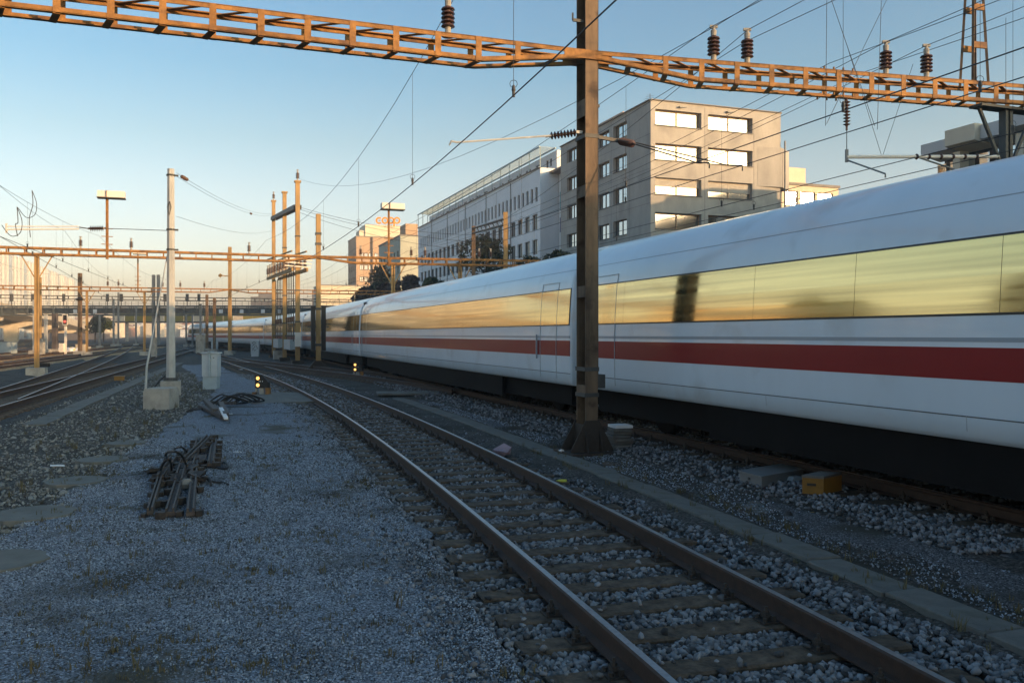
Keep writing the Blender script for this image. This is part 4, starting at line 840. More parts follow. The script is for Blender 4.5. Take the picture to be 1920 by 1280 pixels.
for tt in (4.6, 4.8, 5.0, 5.2):
    for sg in (-1, 1):
        for z in (7.03, 6.60): mb.lathe(g1c + GR * tt + Vector((0, sg * .18, z if z > 7 else z - .04)), [(.018, 0), (.018, .05)], 6)
for sg in (-1, 1): mb.box(g1c + GR * .0 + Vector((0, -.245 * sg, 6.94)), (.9, .014, .15), (N, D, UP))
mb.build('splice', M['rust'], g1)
tb = g1c + GR * 7.98; mb = MB()                         # lattice tower on the gantry
for sx in (-1, 1):
    for sy in (-1, 1): mb.bar(tb + GR * sx * .18 + D * sy * .15 + UP * 7.0, tb + GR * sx * .02 + D * sy * .02 + UP * 11, .045, .045)
twr = thing('lattice_mast', tb + UP * 7.02, 'small tapering lattice mast standing on the gantry at the upper right', 'mast'); mb.build('leg', M['mast'], twr)
for z, k in ((7.75, .155), (8.5, .125), (9.4, .09)):
    mb = MB()
    for sy in (-1, 1): mb.bar(tb - GR * k + D * sy * k * .85 + UP * z, tb + GR * k + D * sy * k * .85 + UP * z, .04, .12)
    mb.build('tie', M['rust'], twr)
def vpost(c, z1, label, m='greysteel', w_=.15, base=.0, dv=N):
    t = thing('gantry_post', (c.x, c.y, base), label, 'post'); mb = MB()
    for sg in (-1, 1): mb.box(c + dv * sg * w_ * .5 + UP * (base + z1 - .15) / 2, (.07, .16, z1 - base + .05), (N, D, UP))
    mb.box(c + UP * (base + z1) / 2, (w_ - .07, .03, z1 - base - .1), (N, D, UP)); mb.build('column', M[m], t)
    for sg in (-1, 1): mb = MB(); mb.bar(c + dv * sg * .12 + UP * (z1 - 1.15), c + dv * sg * .72 + UP * (z1 - .03), .055, .055); mb.build('brace', M[m], t)
    mb = MB(); mb.bar(c - dv * .8 + UP * (z1 - .03), c + dv * .8 + UP * (z1 - .03), .3, .05); mb.build('head_beam', M[m], t)
    mb = MB(); mb.box(c + UP * (base + .1), (.9, .9, .5), (N, D, UP)); mb.build('foundation', M['conc'], t); return t
pp = g1c + GR * 8.72; vpost(pp, 6.60, 'grey steel post with V braces carrying the right end of the large gantry', 'darksteel', .12)
for tt, lb in ((15.5, 'first'), (30, 'second')): vpost(g1c + GL * tt, 6.60, f'{lb} steel post under the large gantry beyond the left picture edge', 'ochre')
# tall mast
t = thing('catenary_mast', g1c, 'tall weathered steel mast standing in front of the train and carrying the large gantry', 'mast')
H = 11.5; fw, dp = .235, .36
for sg in (-1, 1):
    mb = MB(); mb.box(g1c + D * sg * dp / 2 + UP * (H / 2 + .02), (fw, .022, H), (N, D, UP)); mb.build('flange', M['mast'], t)
mb = MB(); mb.box(g1c + UP * (H / 2 + .02) + N * .06, (.02, dp - .024, H), (N, D, UP)); mb.build('web', M['darksteel'], t)
for z0, z1 in ((1.05, 1.22), (2.75, 2.95), (4.5, 4.7), (5.9, 6.2), (8.2, 8.5)):
    mb = MB(); mb.box(g1c - N * .108 + UP * (z0 + z1) / 2, (.014, dp - .026, z1 - z0), (N, D, UP)); mb.build('batten', M['mast'], t)
for z in (1.05, 1.5, 5.55):
    mb = MB()
    for sg in (-1, 1): mb.box(g1c + D * sg * (dp / 2 + .018) + UP * z, (fw + .03, .014, .07), (N, D, UP))
    for sg in (-1, 1): mb.box(g1c + N * sg * (fw / 2 + .012) + UP * z, (.012, dp + .05, .07), (N, D, UP))
    mb.build('collar', M['darksteel'], t)
mb = MB(); mb.box(g1c + N * .21 + UP * 1.28, (.16, .26, .24), (N, D, UP)); mb.build('clamp_box', M['darksteel'], t)
mb = MB()
for sg in (-1, 1):
    mb.prism([(-.40, 0), (.40, 0), (.40, .05), (.125, .55), (-.125, .55), (-.40, .05)], g1c + D * sg * (dp / 2 + .02) + UP * .06, N, UP, D * sg * .016)
    mb.prism([(-.38, 0), (.38, 0), (.19, .48), (-.19, .48)], g1c + N * sg * (fw / 2 + .01) + UP * .06, D, UP, N * sg * .016)
mb.build('gusset', M['plate'], t)
mb = MB(); mb.box(g1c + UP * .03, (.92, .86, .07), (N, D, UP)); mb.build('base_plate', M['plate'], t)
mb = MB(); mb.box(g1c - UP * .07, (1.12, 1.1, .17), (N, D, UP)); mb.build('foundation', M['concdark'], t)
mb = MB(); mb.tube([g1c + N * .16 - D * .1 + UP * z for z in (1.3, 4, 7, 11)], .012, 5)
for z in (8.3, 6.1): mb.box(g1c + N * .15 - D * .1 + UP * z, (.07, .05, .05), (N, D, UP))
mb.build('earth_cable', M['wire'], t)
mb = MB(); q = g1c - N * .12 - D * .1 + UP * 7.55; mb.bar(q, q - N * .2, .03, .05); mb.bar(q - N * .2, q - N * .2 + UP * .12, .03, .03); mb.build('hook', M['darksteel'], t)
zA = 5.62                                              # registration arms
cw = U(852, 268, 13.6); q0 = g1c - N * .13 - D * .08 + UP * zA; q1 = U(1040, 254, 14.75)
mb = MB(); mb.bar(q0, q0 - N * .12, .04, .05); mb.tube([q1, cw + Vector((.03, .1, .03)), cw + Vector((-.05, 0, .03)), cw + Vector((-.08, 0, -.04))], .016, 6); mb.build('registration_arm', M['galv'], t); ins_line(t, q0 - N * .06, q1)
r0 = g1c + N * .13 - D * .1 + UP * (zA - .06); r1 = g1c + N * .62 - D * .02 + UP * (zA - .08)
mb = MB(); mb.bar(r0, r1, .05, .06); r2 = U(1330, 312, 13.6); r3 = U(1392, 317, 14.2); ri = U(1192, 271, 14.6)
for a, b in ((ri, r2), (ri + UP * .03, r3)): mb.tube([a, a.lerp(b, .85), b + UP * .06, b - UP * .03], .012, 5)
mb.build('registration_arm', M['wire'], t); ins_line(t, r1, ri)
# second gantry
g2c = Vector((-11.35, 50, 0)); g2 = gantry(g2c, GL, GR, 44, 34, 6.70, .42, 'second ochre gantry beam crossing the whole yard in the middle distance', far=True, wid=.5, bs=.84)
for x, dv in ((151, GL), (246, GL), (467, GL), (676, GR), (771, GR), (797, GR), (898, GR), (920, GR)):
    u = (x - 960) / F; tt = (g2c.y * u - g2c.x) / (dv.x - u * dv.y); insulator(g2, g2c + dv * tt + UP * 6.70, .95)
vpost(g2c + GL * 14.6, 6.28, 'ochre post with V braces under the second gantry at the left', 'ochre', .16)
vpost(g2c + GR * 4.35, 6.28, 'pale V braced post right behind the train, left of two under the second gantry', 'ochre', .16)
vpost(g2c + GR * 8.4, 6.28, 'pale V braced post behind the train, right of two under the second gantry', 'ochre', .16)
def floodlight(g, x, dv, gc, zb, H, label, wd=1.35, rungs=3):
    u = (x - 960) / F; tt = (gc.y * u - gc.x) / (dv.x - u * dv.y); c = gc + dv * tt; t = thing('floodlight', c + UP * zb, label, 'floodlight mast'); mb = MB(); k = c + D * -.3
    mb.bar(k + UP * (zb - .55), k + UP * (zb + H), .11, .11)
    for i in range(rungs): mb.bar(k - N * .28 + UP * (zb + .25 + i * .42), k + N * .28 + UP * (zb + .25 + i * .42), .04, .04)
    mb.build('pole', M['rust'], t); mb = MB(); mb.box(k + N * .22 - D * .05 + UP * (zb + H - .06), (wd, .55, .34), (N, D, UP)); mb.build('lamp_housing', M['lampbox'], t)
    mb = MB(); mb.box(k + N * .22 - D * .05 + UP * (zb + H - .255), (wd + .04, .6, .05), (N, D, UP)); mb.build('lamp_rim', M['darksteel'], t)
    mb = MB(); mb.bar(k - D * .34 + UP * (zb + H - .25), k - D * .34 + UP * (zb + H + .12), .14, .02, N); mb.build('bracket', M['rust'], t)
floodlight(g2, 202, GL, g2c, 6.70, 2.98, 'tall floodlight with a wide box lamp standing on the second gantry at the left')
floodlight(g2, 727, GR, g2c, 6.70, 3.05, 'wide box floodlight on the second gantry in front of the tan tower')
# third gantry
g3c = Vector((-29.8, 90, 0)); g3 = gantry(g3c, GL, GR, 44, 26, 6.9, .45, 'third ochre gantry beam far down the yard behind the silver pole', far=True, wid=.5, bs=.95)
for x in (202, 222, 305, 338, 383): 
    u = (x - 960) / F; tt = (g3c.y * u - g3c.x) / (GL.x - u * GL.y); insulator(g3, g3c + GL * tt + UP * 6.9, 1.1)
floodlight(g3, 259, GL, g3c, 6.9, 3.6, 'floodlight on the third gantry, its head hidden behind the second gantry', 1.3)
for x, lb in ((163, 'left'), (271, 'right')):
    u = (x - 960) / F; tt = (g3c.y * u - g3c.x) / (GL.x - u * GL.y); vpost(g3c + GL * tt, 6.45, f'{lb} V braced post under the third gantry', 'ochre', .16)
# fourth and fifth, dark
g4 = gantry(Vector((-30, 122, 0)), GL, GR, 70, 16, 7.2, .5, 'dark gantry far behind, just above the signal bridge', 'darksteel', far=True, wid=.5, bs=1.3)
# ------------------------------------------------------------------ poles
def hbeam(mb, c, z0, z1, w_, d_, m=0):
    for sg in (-1, 1): mb.box(c + D * sg * d_ / 2 + UP * (z0 + z1) / 2, (w_, .03, z1 - z0), (N, D, UP))
    mb.box(c + UP * (z0 + z1) / 2, (.03, d_ - .03, z1 - z0), (N, D, UP))
tp = [(Vector(((513 - 960) / F * 78, 78, 0)), U(513, 378, 78).z, 'left of the three tall ochre poles in front of the train'), (Vector(((533.5 - 960) / F * 68, 68, 0)), U(533, 362, 68).z, 'middle of the three tall ochre poles in front of the train'), (Vector(((558 - 960) / F * 60, 60, 0)), U(558, 342, 60).z, 'right and tallest of the three ochre poles in front of the train')]
for c, H, lb in tp:
    t = thing('steel_pole', c, lb, 'pole', 'three tall ochre poles'); mb = MB(); hbeam(mb, c, 0, H, .30, .26); mb.build('shaft', M['ochre'], t)
    mb = MB(); mb.box(c + UP * (H + .05), (.45, .42, .12), (N, D, UP)); mb.build('cap', M['ochre'], t)
    mb = MB(); mb.box(c + UP * .1, (.8, .8, .35), (N, D, UP)); mb.build('foot', M['plate'], t)
    if lb[0] != 'm': insulator(t, c + UP * (H + .1), 1.15)
    for z in (3.0, 5.2, 9.0): mb = MB(); mb.box(c + UP * z, (.36, .32, .1), (N, D, UP)); mb.build('collar', M['darksteel'], t)
t = thing('switch_platform', tp[1][0] + UP * 6, 'cross beam and crowded isolator platform hung between the three tall poles', 'switch gear')
a, b = tp[0][0], tp[2][0]; e = (b - a).normalized(); f = e.cross(UP)
mb = MB()
for sg in (-1, 1): mb.bar(a + f * sg * .22 + UP * U(513, 410, 78).z, b + f * sg * .22 + UP * U(558, 388, 60).z, .1, .3)
mb.build('cross_beam', M['darksteel'], t); mb = MB(); za, zb_ = U(513, 522, 78).z, U(558, 508, 60).z
for sg in (-1, 1): mb.bar(a - e * .8 + f * sg * .5 + UP * za, b + e * 1.4 + f * sg * .5 + UP * zb_, .12, .25)
mb.build('platform', M['ochre'], t); mb = MB()
for sg in (-1, 1): mb.bar(a - e * .6 + f * sg * .5 + UP * (za + 1.75), b + e * 1.0 + f * sg * .5 + UP * (zb_ + 1.3), .08, .1)
mb.build('upper_rail', M['ochre'], t); Lab = (b - a).length
for i in range(9):
    p = a.lerp(b, i / 8.0) + f * .5; z = za + (zb_ - za) * i / 8; insulator(t, p + UP * (z + .12), 1.5); insulator(t, p - f * 1.0 + UP * (z + .12), 1.4)
for i in range(4): mb = MB(); p = b + e * (.2 + .35 * i); mb.bar(p - f * .9 + UP * (zb_ + .25 + .22 * i), p + f * .9 + UP * (zb_ + .35 + .22 * i), .09, .09); mb.build('switch_blade', M['lampbox'], t)
for i in range(8):
    p = a.lerp(b, (.12, .2, .28, .36, .62, .70, .78, .86)[i]); mb = MB(); mb.bar(p + UP * 1.6, p + UP * (za + (zb_ - za) * .5), .06, .06); mb.build('drive_rod', M['darksteel'], t)
    mb = MB(); mb.lathe(p + UP * 3.0, [(.03, 0), (.1, .05), (.1, .4), (.03, .45)], 8); mb.build('rod_insulator', M['insul'], t)
for k in (.25, .74): mb = MB(); p = a.lerp(b, k); mb.box(p + UP * 1.35, (Lab * .24, .5, .75), (e, f, UP)); mb.build('drive_box', M['cab'], t); 
mb = MB()
for z in (2.0, .95): mb.bar(a + UP * z, b + UP * z, .1, .12)
mb.build('low_rail', M['plate'], t)
c = tp[2][0]; mb = MB(); mb.box(c + UP * 1.75 - D * .25, (.4, .3, 1.0), (N, D, UP)); mb.build('meter_box', M['lampbox'], t)
mb = MB(); mb.box(a.lerp(b, .3) + UP * .35, (1.0, 1.0, .8), (N, D, UP)); tag(mb.build('concrete_block', M['conc']), 'squat concrete block on the ground between the three tall poles', 'concrete block')
# single ochre pole with tensioning weights
c = g2c; H = 9.15; t = thing('steel_pole', c, 'single ochre pole right of the three, with two dark tensioning weights at its foot', 'pole'); mb = MB(); hbeam(mb, c, 0, H, .26, .24); mb.build('shaft', M['ochre'], t)
for sg in (-1, 1):
    mb = MB(); mb.box(c + N * sg * .30 + UP * 2.45, (.24, .3, 2.6), (N, D, UP)); mb.build('weight', M['black'], t)
mb = MB(); mb.bar(c - N * .62 + UP * 2.55, c + N * .62 + UP * 2.55, .08, .07); mb.build('guide', M['darksteel'], t)
for z in (8.0, 7.4, 3.6, 1.5): mb = MB(); mb.box(c + UP * z, (.34, .32, .14), (N, D, UP)); mb.build('collar', M['darksteel'], t)
mb = MB(); mb.prism([(-.7, 0), (.7, 0), (.2, .55), (-.2, .55)], c - D * .15 + UP * .02, N, UP, D * .3); mb.build('gusset', M['plate'], t)
# silver pole
c = G(326, 738, 0); c = Vector((c.x, 30.0, 0)); t = thing('steel_pole', c, 'tall tapered silver galvanised pole on a concrete footing beside the gravel path', 'pole')
mb = MB(); zz = U(322, 317, 30).z; mb.lathe(c + UP * .5, [(.165, 0), (.14, zz * .5), (.125, zz - .5)], 8); mb.build('shaft', M['galv'], t)
mb = MB(); mb.lathe(c + UP * .47, [(.24, 0), (.24, .04), (.17, .05), (.17, .12)], 12)
for k in range(4): mb.lathe(c + N * .2 * (-1, 1, 1, -1)[k] + D * .2 * (-1, -1, 1, 1)[k] + UP * .47, [(.03, 0), (.03, .12)], 6)
mb.build('base_flange', M['darksteel'], t); mb = MB(); mb.box(c + UP * .19, (.66, .66, .58), (N, D, UP)); mb.build('foundation', M['conc'], t)
for z in (zz - .25, 5.75, 7.25 - 2.2): mb = MB(); mb.lathe(c + UP * z, [(.15, 0), (.15, .06)], 10); mb.box(c + N * .19 + UP * (z + .03), (.12, .05, .06), (N, D, UP)); mb.build('clamp', M['darksteel'], t)
mb = MB(); ga = Vector((c.x - .38, c.y - 1.2, 0)); mb.tube([ga, ga + Vector((.02, .06, 1.0)), c + Vector((-.12, 0, 4.9))], [.045, .035, .018], 6); mb.build('guy_rod', M['galv'], t)
mb = MB(); mb.tube([c + Vector((-.16, -.1, .55 + .1)), c + Vector((-.3, -.22, .5)), c + Vector((-.42, -.5, .2)), c + Vector((-.43, -.6, -.05))], .03, 6); mb.build('cable', M['black'], t)
mb = MB(); q = Vector((c.x + .02, c.y - .16, 6.55)); mb.tube([q + UP * .2, q + Vector((-.06, -.03, 0)), q + Vector((0, -.04, -.3)), q + Vector((.06, -.03, 0)), q + UP * .2], .02, 6); mb.build('shackle', M['darksteel'], t)
c3 = Vector(((297 - 960) / F * 24.3, 24.5, 0)); mb = MB(); h_ = .56; mb.prism([(-.37, -.36), (.37, -.36), (.37, .36), (-.37, .36)], c3 - UP * .1, (1, 0, 0), (0, 1, 0), UP * (h_ + .04)); mb.prism([(-.355, -.345), (.355, -.345), (.355, .345), (-.355, .345)], c3 + UP * (h_ - .06), (1, 0, 0), (0, 1, 0), UP * .07)
tag(mb.build('concrete_block', M['conc']), 'pale streaked concrete block in front of the silver pole', 'concrete block')
# assorted far poles
def pole(x, Z, ytop, w_, m, label, ybase=None, extra=None, base=0):
    c = Vector(((x - 960) / F * Z, Z, base)); H = CAMZ + (HZ - ytop) / F * Z; t = thing('steel_pole', c, label, 'pole'); mb = MB(); mb.bar(c - UP * .1, Vector((c.x, c.y, H)), w_, w_); mb.build('shaft', M[m], t)
    mb = MB(); mb.box((c.x, c.y, .15), (w_ * 3, w_ * 3, .5)); mb.build('foundation', M['conc'], t)
    return t, c, H
t, c, H = pole(431, 90, 463, .30, 'ochre', 'slender beige pole with a small bracket carrying the third gantry')
mb = MB(); mb.bar(Vector((c.x, c.y, U(431, 518, 90).z)), Vector((c.x - 1.2, c.y, U(431, 516, 90).z)), .1, .1); mb.bar(Vector((c.x - 1.1, c.y, U(431, 519, 90).z)), Vector((c.x - .9, c.y, U(431, 514, 90).z)), .1, .3); mb.build('bracket', M['ochre'], t)
t, c, H = pole(150, 88, 512, .32, 'mast', 'brown pole with a mushroom shaped lamp collar near the viaduct'); mb = MB(); mb.lathe(Vector((c.x, c.y, U(150, 562, 88).z)), [(.1, -.12), (.45, -.02), (.5, .08), (.2, .2), (.1, .4)], 12); mb.build('collar', M['black'], t)
t, c, H = pole(74, 96, 520, .34, 'ochre', 'pale ochre pole left of the red signal'); pole(65, 92, 562, .3, 'galv', 'grey pole beside the pale ochre pole at the left'); pole(86, 98, 590, .3, 'galv', 'short grey pole right of the pale ochre pole'); pole(103, 100, 588, .5, 'bdark', 'stout dark post in front of the viaduct')
pole(388, 105, 552, .28, 'mast', 'dark pole left of its lower neighbour near the far end of the train'); pole(402, 100, 558, .28, 'mast', 'dark pole nearest the tapered end of the train'); pole(376, 118, 570, .24, 'greysteel', 'thin grey pole left of the train end')
for x, Z, y in ((213, 150, 560), (222, 155, 548), (187, 130, 590), (163, 120, 600), (255, 160, 575), (349, 150, 590), (361, 150, 590)): pole(x, Z, y, .26, 'greysteel', f'thin far pole {dict([(213, "below the second insulator of the third gantry"), (222, "between signal bridge and town, right of a twin"), (187, "in front of the yellowish tree"), (163, "in front of the viaduct ramp end"), (255, "left of the bridge column"), (349, "in front of the yellow footbridge"), (361, "in front of the yellow footbridge, nearer the train")])[x]}')
# red light signal
c = Vector(((123 - 960) / F * 92, 92, 0)); t = thing('railway_signal', c, 'main signal with black oblong head and glowing red lamp before the viaduct', 'signal'); mb = MB(); mb.bar(c, c + UP * 3.0, .2, .2); mb.build('post', M['lampbox'], t)
mb = MB(); mb.box(c + UP * 3.7, (.42, .25, 1.0)); mb.build('head', M['black'], t); mb = MB()
for p, q in (((-.24, -.55), (.24, -.55)), ((.24, -.55), (.24, .55)), ((.24, .55), (-.24, .55)), ((-.24, .55), (-.24, -.55))): mb.bar(c + Vector((p[0], -.12, 3.7 + p[1])), c + Vector((q[0], -.12, 3.7 + q[1])), .08, .08)
mb.build('head_rim', M['lampbox'], t); mb = MB(); mb.lathe(c + Vector((0, -.13, 3.5)), [(.12, 0), (.12, .03)], 12, (0, -1, 0)); mb.build('lamp', M['redlamp'], t); mb = MB(); mb.box(c + Vector((-.3, -.2, .7)), (.45, .4, .9)); mb.build('control_box', M['lampbox'], t)
# dwarf signals
def dwarf(c, label, wd=.30, lamps=((0, .58), (0, .34)), flat=False, k=1.0):
    t = thing('shunting_signal', c, label, 'shunting signal'); P = lambda x, y, z: c + Vector((x, y, z)) * k
    mb = MB()
    if flat: mb.box(P(0, 0, .22), (.75 * k, .25 * k, .26 * k)); mb.build('head', M['black'], t)
    else:
        mb.prism([(-.11, .24), (.36, .24), (.36, .42), (.12, .70), (-.11, .70)], P(0, 0, 0), Vector((k, 0, 0)), UP * k, Vector((0, .2 * k, 0))); mb.build('head', M['black'], t)
        mb = MB(); mb.box(P(-.08, .1, .12), (.07 * k, .1 * k, .26 * k)); mb.box(P(.1, .1, .12), (.16 * k, .12 * k, .26 * k)); mb.build('support', M['conc'], t)
        mb = MB(); mb.box(P(.32, .1, .12), (.14 * k, .22 * k, .24 * k)); mb.box(P(-.12, .0, .05), (.12 * k, .2 * k, .1 * k)); mb.build('junction_box', M['rust'], t)
        mb = MB()
        for i in range(3): mb.box(P(.03 + .045 * i + (.03 if i == 2 else 0), -.003, .47), (.022 * k, .005, .04 * k))
        mb.build('number_mark', M['paper'], t)
    for x, z in lamps:
        mb = MB(); mb.lathe(P(x, -.02, z), [(.06 * k, 0), (.06 * k, .025 * k)], 14, (0, -1, 0)); mb.build('lamp', M['amber'], t)
        mb = MB(); mb.lathe(P(x, .0, z), [(.075 * k, 0), (.075 * k, .05 * k), (.062 * k, .05 * k), (.062 * k, .03 * k)], 14, (0, -1, 0)); mb.build('lamp_hood', M['black'], t)
dwarf(G(484, 740), 'small shunting signal with two amber lamps, one above the other, beside the gravel path'); dwarf(Vector(((666 - 960) / F * 41, 41, .1)), 'shunting signal with two amber lamps right under the train', k=.95)
dwarf(G(82, 690), 'low shunting signal with two amber lamps side by side between the left tracks', lamps=((-.22, .22), (.2, .22)), flat=True, k=.9)
# cabinets
c = G(393, 729); c = Vector((c.x, c.y, 0)); t = thing('relay_cabinet', c, 'grey blue double door trackside cabinet beside the silver pole', 'cabinet'); k = .60
mb = MB(); mb.box(c + Vector((0, .2, .22)), (.54, .38, .5)); mb.build('plinth', M['cab'], t)
for sg in (-1, 1):
    mb = MB(); mb.box(c + Vector((sg * .175, .2, .92)), (.245, .42, .88)); mb.build('body', M['cabw'], t); mb = MB(); mb.prism([(-.165, 0), (.165, 0), (.15, .05), (-.15, .05)], c + Vector((sg * .175, -.06, 1.365)), (1, 0, 0), UP, Vector((0, .52, 0))); mb.build('lid', M['cabw'], t)
mb = MB(); mb.box(c + Vector((0, .17, .95)), (.09, .46, 1.0)); mb.build('centre_post', M['cab'], t); mb = MB(); mb.box(c + Vector((-.32, .15, .88)), (.04, .1, .16)); mb.build('lock', M['black'], t)
mb = MB(); mb.box(c + Vector((.16, -.02, 1.2)), (.04, .03, .03)); mb.build('handle', M['darksteel'], t)
c = Vector(((479 - 960) / F * 82, 82, .0)); t = thing('relay_cabinet', c, 'white cabinet scrawled with black graffiti standing by the three tall poles', 'cabinet'); mb = MB(); mb.box(c + UP * .85, (.75, .5, 1.3)); mb.box(c + UP * .15, (.7, .45, .5)); mb.build('body', M['cabw'], t)
mb = MB(); y = -.262
for pts in ([(-.25, 1.3), (-.05, 1.42), (.1, 1.3), (-.05, 1.15), (-.25, 1.25)], [(-.28, .95), (-.1, 1.1), (.02, .9), (-.15, .75), (-.28, .85)], [(.1, 1.1), (.2, .9), (.3, .8), (.2, .7)], [(-.25, .6), (-.1, .7), (0, .55), (.1, .65)]): mb.tube([c + Vector((x, y, z)) for x, z in pts], .025, 5)
mb.build('graffiti', M['black'], t)
for x, Z, h, lb in ((399, 108, 1.35, 'left of a pair'), (406, 108, 1.35, 'right of a pair')): c = Vector(((x - 960) / F * Z, Z, 0)); mb = MB(); mb.box(c + UP * h / 2, (.32, .3, h)); mb.box(c + UP * (h + .03), (.38, .36, .06)); tag(mb.build('marker_post', M['cabw']), f'white marker post near the far train end, {lb}', 'post')
for x, Z, h, w_, lb in ((376, 95, 2.0, .9, 'whitish concrete block at the foot of the far train end'), (289, 78, 1.7, .34, 'white upright concrete marker left of the silver pole'), (76, 88, 1.6, .7, 'pale box at the foot of the pale ochre pole')): c = Vector(((x - 960) / F * Z, Z, 0)); mb = MB(); mb.box(c + UP * h / 2, (w_, .5, h)); mb.box(c + UP * (h + .02), (w_ + .06, .56, .07)); tag(mb.build('concrete_block', M['conc']), lb, 'concrete block')
# sunlit junk and little objects on the left
c = G(130, 660); t = thing('rubble_heap', c, 'heap of pale sacks and yellow scraps glowing in the sun between the left tracks', 'heap')
for i in range(9): mb = MB(); s3 = rng.uniform(.25, .5); mb.lathe(c + Vector((rng.uniform(-1.2, 1.2), rng.uniform(-.5, .5), 0)), [(s3, 0), (s3 * 1.1, s3 * .4), (s3 * .5, s3 * 1.1), (.02, s3 * 1.3)], 7, (rng.uniform(-.3, .3), rng.uniform(-.3, .3), 1)); mb.build('sack', M['paper'] if i % 3 else M['cloth_y'], t)
c = G(153, 659); mb = MB(); mb.box(c + UP * .4, (1.1, .8, .9)); mb.box(c + UP * .88, (1.2, .9, .06)); tag(mb.build('crate', M['viaduct']), 'pale wooden crate beside the sunlit heap of sacks', 'crate')
c = Vector(((5 - 960) / F * 96, 96, 0)); mb = MB(); mb.box(c + UP * .6, (2.6, 1.2, 1.2)); mb.box(c + UP * 1.22, (2.7, 1.3, .06)); tag(mb.build('relay_cabinet', M['cab']), 'low blue grey equipment box at the left picture edge by the viaduct pier', 'cabinet')
c = G(224, 713); mb = MB(); mb.box(c + UP * .09, (.42, .3, .18), (N, D, UP)); mb.box(c + UP * .19, (.46, .34, .03), (N, D, UP)); tag(mb.build('yellow_box', M['yellow']), 'flat yellow box lying beside the left cable trough', 'box')
# ------------------------------------------------------------------ overhead lines
def sag(p, q, s, n=14): p, q = Vector(p), Vector(q); return [p.lerp(q, i / n) - UP * (4 * s * (i / n) * (1 - i / n)) for i in range(n + 1)]
def wire(p, q, s, label, r=.0065, m='wire', n=14):
    mb = MB(); mb.tube(sag(p, q, s, n), r, 5); return tag(mb.build('wire', M[m]), label, 'wire', 'overhead wires')
def catenary(path, zc, sup, label, off=0.0, step=5.0, dsag=.75, rc=.0088, rm=.0065, first=0, moff=0.0):
    """contact wire at zc over the path; sup = list of (distance along path, messenger height)"""
    a = path.at(sup[0][0], off, zc)[0]; t = thing('overhead_line', a, label, 'overhead line', 'overhead lines')
    mb = MB(); mb.tube([path.at(d_, off, zc)[0] for d_ in np.arange(sup[0][0], sup[-1][0], 2.0)], rc, 6); mb.build('contact_wire', M['wire'], t)
    mb = MB(); pts = []
    for (d0, z0), (d1, z1) in zip(sup, sup[1:]):
        L = d1 - d0; dd = np.linspace(d0, d1, 14)
        for x in dd[:-1]: u = (x - d0) / L; pts.append(path.at(x, off + moff, z0 + (z1 - z0) * u - 4 * dsag * u * (1 - u))[0])
    pts.append(path.at(sup[-1][0], off + moff, sup[-1][1])[0]); mb.tube(pts, rm, 5); mb.build('messenger_wire', M['wire'], t)
    for (d0, z0), (d1, z1) in zip(sup, sup[1:]):
        L = d1 - d0; k = max(1, int(L / step))
        for i in range(k):
            u = (i + .5) / k; x = d0 + L * u; zm = z0 + (z1 - z0) * u - 4 * dsag * u * (1 - u); mb = MB(); p = path.at(x, off + moff, zm)[0]; q = path.at(x, off, zc)[0]
            mb.tube([p, q], .0035, 4); mb.lathe(q, [(.022, -.02), (.022, .05)], 6); mb.lathe(q + UP * .04, [(.018, 0), (.03, .03), (.018, .09)], 6)
            if (p - Vector((0, 0, p.z)) - q).length >= 0: mb.tube([q + UP * .1 + Vector((.05 * math.cos(a_), 0, .05 + .05 * math.sin(a_))) for a_ in np.linspace(0, 6.2, 9)], .004, 4)
            mb.build('dropper', M['wire'], t)
    return t
X1 = Path(T1, -24, 150); zc1 = .13 + 5.05
d1 = X1.d_of_Z(14.05); d2 = X1.d_of_Z(47.5)
catenary(X1, zc1, [(0.5, 7.6), (d1, 7.68), (d2, 7.35), (X1.d_of_Z(84), 7.5), (X1.len - 1, 7.6)], 'overhead line over the foreground track running from upper centre down to the vanishing point', .12, 6.2, .55)
X2 = Path(TR, -24, 150); zcT = .27 + 5.05; dA = X2.d_of_Z(15.6)
catenary(X2, zcT, [(.5, 7.6), (dA, 7.68), (X2.d_of_Z(52.5), 7.35), (X2.d_of_Z(95), 7.4), (X2.len - 1, 7.5)], 'overhead line running above the train roof', -.15, 6.5, .45)
for off, lb in ((.9, 'second overhead line slanting just right of the one above the train'), (4.4, 'overhead line of the hidden track behind the train'), (3.3, 'overhead line crossing over towards the hidden track behind the train')):
    catenary(X2, zcT + (.02 if off < 2 else -.02), [(.5, 7.65), (X2.d_of_Z(15.8 + off * .2), 7.68), (X2.d_of_Z(53), 7.4), (X2.d_of_Z(95), 7.4)], lb, off, 7.5 if off > 2 else 9, .5, .008)
PLx = Path(L1, -20, 150); catenary(PLx, 5.2, [(.5, 7.4), (PLx.d_of_Z(10), 7.5), (PLx.d_of_Z(45.0), 7.3), (PLx.d_of_Z(80), 7.4), (PLx.len - 1, 7.4)], 'overhead line over the left track entering from the left picture edge', -.2, 6, .6)
PLy = Path(L2, -20, 150); catenary(PLy, 5.2, [(.5, 7.4), (PLy.d_of_Z(10), 7.5), (PLy.d_of_Z(43), 7.3), (PLy.d_of_Z(78), 7.4), (PLy.len - 1, 7.4)], 'overhead line over the diverging left track', .1, 6, .6)
PLz = Path(L3, 10, 150); catenary(PLz, 5.2, [(.5, 7.4), (PLz.d_of_Z(42), 7.3), (PLz.d_of_Z(76), 7.4), (PLz.len - 1, 7.4)], 'overhead line over the sunlit track at far left', 0, 7, .6)
PLw = Path(L5, 10, 150); catenary(PLw, 5.2, [(.5, 7.4), (PLw.d_of_Z(42), 7.3), (PLw.d_of_Z(76), 7.4), (PLw.len - 1, 7.4)], 'overhead line over the track nearest the viaduct', 0, 9, .6)
